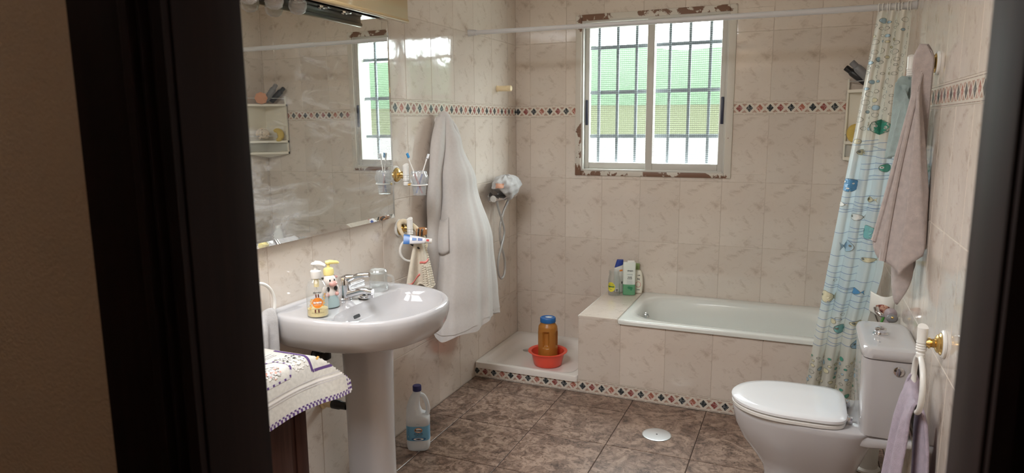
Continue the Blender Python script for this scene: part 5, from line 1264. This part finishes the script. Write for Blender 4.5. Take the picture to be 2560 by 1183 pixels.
# ring with lilac towel
rg = thing('towel_ring', 'white and brass towel ring on the wall beside the toilet cistern', 'towel ring', (RW, -1.945, .862))
xp = fitting(rg, RW - .0005, -1.945, .868, -1)
RC = (xp, -1.945, .733); RRr = .087
MB().tube([(RC[0], RC[1] + RRr * math.sin(2 * PI * k / 48), RC[2] + RRr * math.cos(2 * PI * k / 48)) for k in range(48)], .0085, 12, closed=True).build('ring', 'plastic_w', rg)
ll = thing('hand_towel', 'lilac terry towel folded over the ring beside the toilet', 'towel', (RC[0], RC[1], .3))
def lil(u, v):
    th = math.radians(-8 - 100 * u); y0 = RC[1] + (RRr - .004) * math.cos(th); z0 = RC[2] + (RRr - .010) * math.sin(th) + .020
    k = (v - .42) / .58 if v > .42 else (v - .42) / .42; ak = abs(k)
    y = y0 + (u - .5) * -.10 * ak ** .7 + .010 * math.sin(9 * u + 3 * k); z = z0 - (.43 if k < 0 else .50) * ak ** 1.15
    side = math.copysign(min(1, ak * 6) ** .5, k); x = RC[0] + side * .018 - (.045 * ak if k < 0 else -.018 * ak) + .010 * math.sin(2 * PI * 2.2 * u + .6) * min(1, ak * 3)
    return (min(x, RW - .009), y, z)
MB().grid(lil, 44, 60).build('cloth', 'towel_lilac', ll, solid=.010, ang=80)

# ------------------------------------------------------------------ corner shelf behind the curtain (also seen in the mirror)
cs = thing('corner_shelf', 'white plastic corner shelf in the corner behind the shower curtain', 'shelf', (2.2, -.03, 1.3))
def quarter(z0, z1, r, mat='cream_shelf', name='board', par=cs):
    pts = [(RW - .003, -.003), (RW - r, -.003), (RW - r, -.02), (RW - .02, -r), (RW - .003, -r)]
    return MB().prism(pts, 'z', z0, z1).build(name, mat, par, smooth=False)
MAT['cream_shelf'] = plain('ivory_plastic', (.78, .74, .64), .35)
quarter(1.700, 1.716, .225); quarter(1.418, 1.434, .225); quarter(1.330, 1.346, .225)
MB().box(RW - .225, RW - .215, -.022, -.003, 1.33, 1.775).build('side_post', 'cream_shelf', cs, smooth=False); MB().box(RW - .022, RW - .003, -.225, -.215, 1.33, 1.775).build('side_post', 'cream_shelf', cs, smooth=False)
MB().box(RW - .225, RW - .003, -.006, -.003, 1.33, 1.70).build('back_panel', 'cream_shelf', cs, smooth=False); MB().box(RW - .006, RW - .003, -.225, -.003, 1.33, 1.70).build('back_panel', 'cream_shelf', cs, smooth=False)
for z in (1.760, 1.470): MB().tube([(RW - .220, -.020, z), (RW - .020, -.220, z)], .0025, 6).build('rail', 'steel', cs)
MB().prism([(RW - .222, -.019), (RW - .218, -.015), (RW - .015, -.218), (RW - .019, -.222)], 'z', 1.352, 1.412).build('drawer_front', 'clear_pl', cs, smooth=False)
MB().add([(RW - .222, -.02, 1.33), (RW - .02, -.222, 1.33), (RW - .06, -.06, 1.300), (RW - .222, -.004, 1.33), (RW - .004, -.222, 1.33)], [(0, 1, 2), (0, 2, 3), (1, 4, 2)]).build('bottom_skirt', 'cream_shelf', cs, smooth=False)
MAT['grey_pl'] = plain('grey_plastic', (.20, .20, .21), .4); MAT['peach'] = plain('peach_sponge', (.62, .30, .18), .9, bump=(60, .6, .01)); MAT['sponge_y'] = plain('yellow_sponge', (.62, .45, .12), .9, bump=(60, .6, .01)); MAT['net'] = plain('cream_net', (.72, .60, .45), .8)
def leaning(nm, lb, a, b, r, mat):
    t = thing(nm, lb, 'bottle', a); A, B = Vector(a), Vector(b); d = B - A
    MB().tube([A, A + d * .02, A + d * .7, A + d * .78, A + d * .8], [r * .9, r, r, r * .8, r * .6], 14).build('body', mat, t); MB().tube([A + d * .79, B - d * .02, B], [r * .72, r * .72, r * .6], 14).build('cap', mat, t)
leaning('black_bottle', 'black bottle leaning out of the corner shelf', (2.110, -.055, 1.740), (1.985, -.050, 1.836), .022, 'black'); leaning('grey_bottle', 'grey bottle leaning beside the black one on the corner shelf', (2.125, -.100, 1.742), (2.010, -.105, 1.860), .023, 'grey_pl')
for nm_, lb_, c_ in (('shell_sponge', 'peach shell shaped sponge on the corner shelf nearest the wall', (2.165, -.105, 1.760)), ('shell_sponge', 'peach shell shaped sponge beside the leaning bottles', (2.125, -.150, 1.760))):
    t = thing(nm_, lb_, 'sponge', c_); N_ = 40
    MB().loft([[(c_[0] + 0.040 * s_ * (1 + .05 * math.cos(8 * 2 * PI * k / N_)) * math.cos(2 * PI * k / N_) + q_ * .7, c_[1] - 0.040 * s_ * (1 + .05 * math.cos(8 * 2 * PI * k / N_)) * math.cos(2 * PI * k / N_) * .6 + q_ * .7, c_[2] + .044 * s_ * (1 + .05 * math.cos(8 * 2 * PI * k / N_)) * math.sin(2 * PI * k / N_)) for k in range(N_)] for s_, q_ in ((.75, -.014), (1, -.008), (1, .008), (.75, .014))]).build('sponge', 'peach', t)
t = thing('yellow_sponge', 'yellow half round sponge on the lower shelf of the corner unit', 'sponge', (2.10, -.10, 1.435))
MB().tube([(2.062 - .024 * math.cos(a), -.075 + .020 * math.cos(a), 1.476 + .036 * math.sin(a)) for a in [PI * .70 - PI * 1.25 * q / 16 for q in range(17)]], [.010 + .016 * math.sin(PI * q / 16) for q in range(17)], 12).build('sponge', 'sponge_y', t)
t = thing('net_sponge', 'cream net bath pouf on the lower shelf of the corner unit', 'sponge', (2.17, -.12, 1.435)); mbn = MB(); rr = random.Random(4)
for k in range(40):
    c_ = Vector((2.155, -.125, 1.486)); a, b_ = rr.uniform(0, 2 * PI), rr.uniform(-.6, 1.2); d_ = Vector((math.cos(a) * math.cos(b_), math.sin(a) * math.cos(b_), math.sin(b_) * .8)); q_ = c_ + d_ * .040
    w1 = d_.orthogonal().normalized(); w2 = d_.cross(w1); mbn.tube([q_ + w1 * .024 * math.cos(2 * PI * i / 12) + w2 * .024 * math.sin(2 * PI * i / 12) + d_ * .005 * math.sin(3 * 2 * PI * i / 12) for i in range(12)], .0032, 6, closed=True)
mbn.build('net_loops', 'net', t)['kind'] = 'stuff'
# white bottle in the tub's far corner, seen in the mirror
b = thing('bath_gel_bottle', 'large white bottle in the far corner of the tub rim mirrored beside the jamb', 'bath gel', (2.135, -.045, .4645), -.6); L = loc2world(b)
MB().loft([osec(.0005, .036, .024), osec(.006, .040, .027), osec(.15, .042, .028), osec(.22, .036, .025), osec(.255, .026, .019), osec(.258, .020, .016)]).xf(L).build('body', 'sh_white', b)
MB().loft([osec(.258, .022, .018), osec(.285, .022, .018), osec(.290, .018, .015)]).xf(L).build('cap', 'sh_white', b)
fn = flatf(b, .0285); lb = MB(); put_text(lb, 'derm', .016, fn, -.012, .17, 0, .0003); lb.add([fn(x, y) for x, y in ((.008, .163), (.032, .163), (.032, .177), (.008, .177))], [(0, 1, 2, 3)], 1); lb.build('print', ['lbl_deep', 'lbl_deep'], b, smooth=False)

# ------------------------------------------------------------------ things on the wall between curtain and cistern
MAT['mauve'] = plain('mauve_plastic', (.40, .34, .36), .45); MAT['strap_green'] = plain('green_strap', (.06, .24, .04), .5); MAT['mag'] = None
m = NT('printed_picture'); n = m.noise(38, 4, .6, dist=1.5); r = m.ramp(n, 'Fac', [(.36, (.06, .03, .03)), (.45, (.35, .09, .07)), (.54, (.72, .50, .36)), (.62, (.50, .22, .16)), (.72, (.80, .68, .54))]); m.link(r, 'Color', m.b, 'Base Color'); m.b.inputs['Roughness'].default_value = .35; MAT['mag'] = m.m
hp = thing('wipes_pouch', 'white packet with a red brown picture hanging behind the cistern', 'packet', (2.165, -.90, .68))
def pch(u, v, off=0.0):
    x = 2.118 + .090 * u; y = -.885 - .030 * math.sin(PI * u) - .030 * u - off; z = .690 + .090 * v - .012 * math.sin(PI * u * .9); return (x, y - .010 * math.sin(PI * v), z)
MB().grid(pch, 20, 14).build('packet', 'sh_white', hp, solid=.008)
MB().grid(lambda u, v: pch(.22 + .60 * u, .02 + .62 * v * (.75 + .25 * math.sin(PI * u)), .006), 14, 8).build('picture', 'mag', hp)
MB().grid(lambda u, v: pch(.0 + .12 * u, .30 + .65 * v, .006), 6, 8).build('blue_corner', 'c_pale', hp)
ft = thing('bidet_tap', 'small chrome wall tap with dark round knob above the cistern', 'tap', (2.2, -.93, .69))
MB().tube(smooth_path([(2.138, -.935, .722), (2.146, -.94, .700), (2.164, -.95, .688), (2.190, -.95, .690)], 6), [.013] * 6 + [.012] * 6 + [.011] * 7, 14).build('spout', 'chrome', ft)
MB().lathe([(.026, 0), (.026, .006), (.018, .012), (.012, .016), (.012, .030)], (2.194, -.955, .700), '-y', 24).build('rose', 'mauve', ft)
MB().sphere((2.196, -1.000, .690), .019, 0, 20, 12, (1.25, .8, 1)).build('knob', 'grey_pl', ft)
MB().sphere((2.196, -1.012, .697), .006, 0, 12, 8).build('brass_screw', 'brass', ft)
MB().tube([(2.186, -.955, .690), (2.182, -.955, .60), (2.180, -.955, .50)], .011, 12).build('riser', 'mauve', ft)
gs = thing('green_strap', 'green plastic strap slanting down behind the cistern', 'strap', (2.15, -.94, .6))
MB().tube(smooth_path([(2.170, -.955, .685), (2.158, -.955, .650), (2.138, -.960, .615), (2.115, -.965, .585), (2.10, -.97, .52)], 6), .0055, 10).build('strap', 'strap_green', gs)
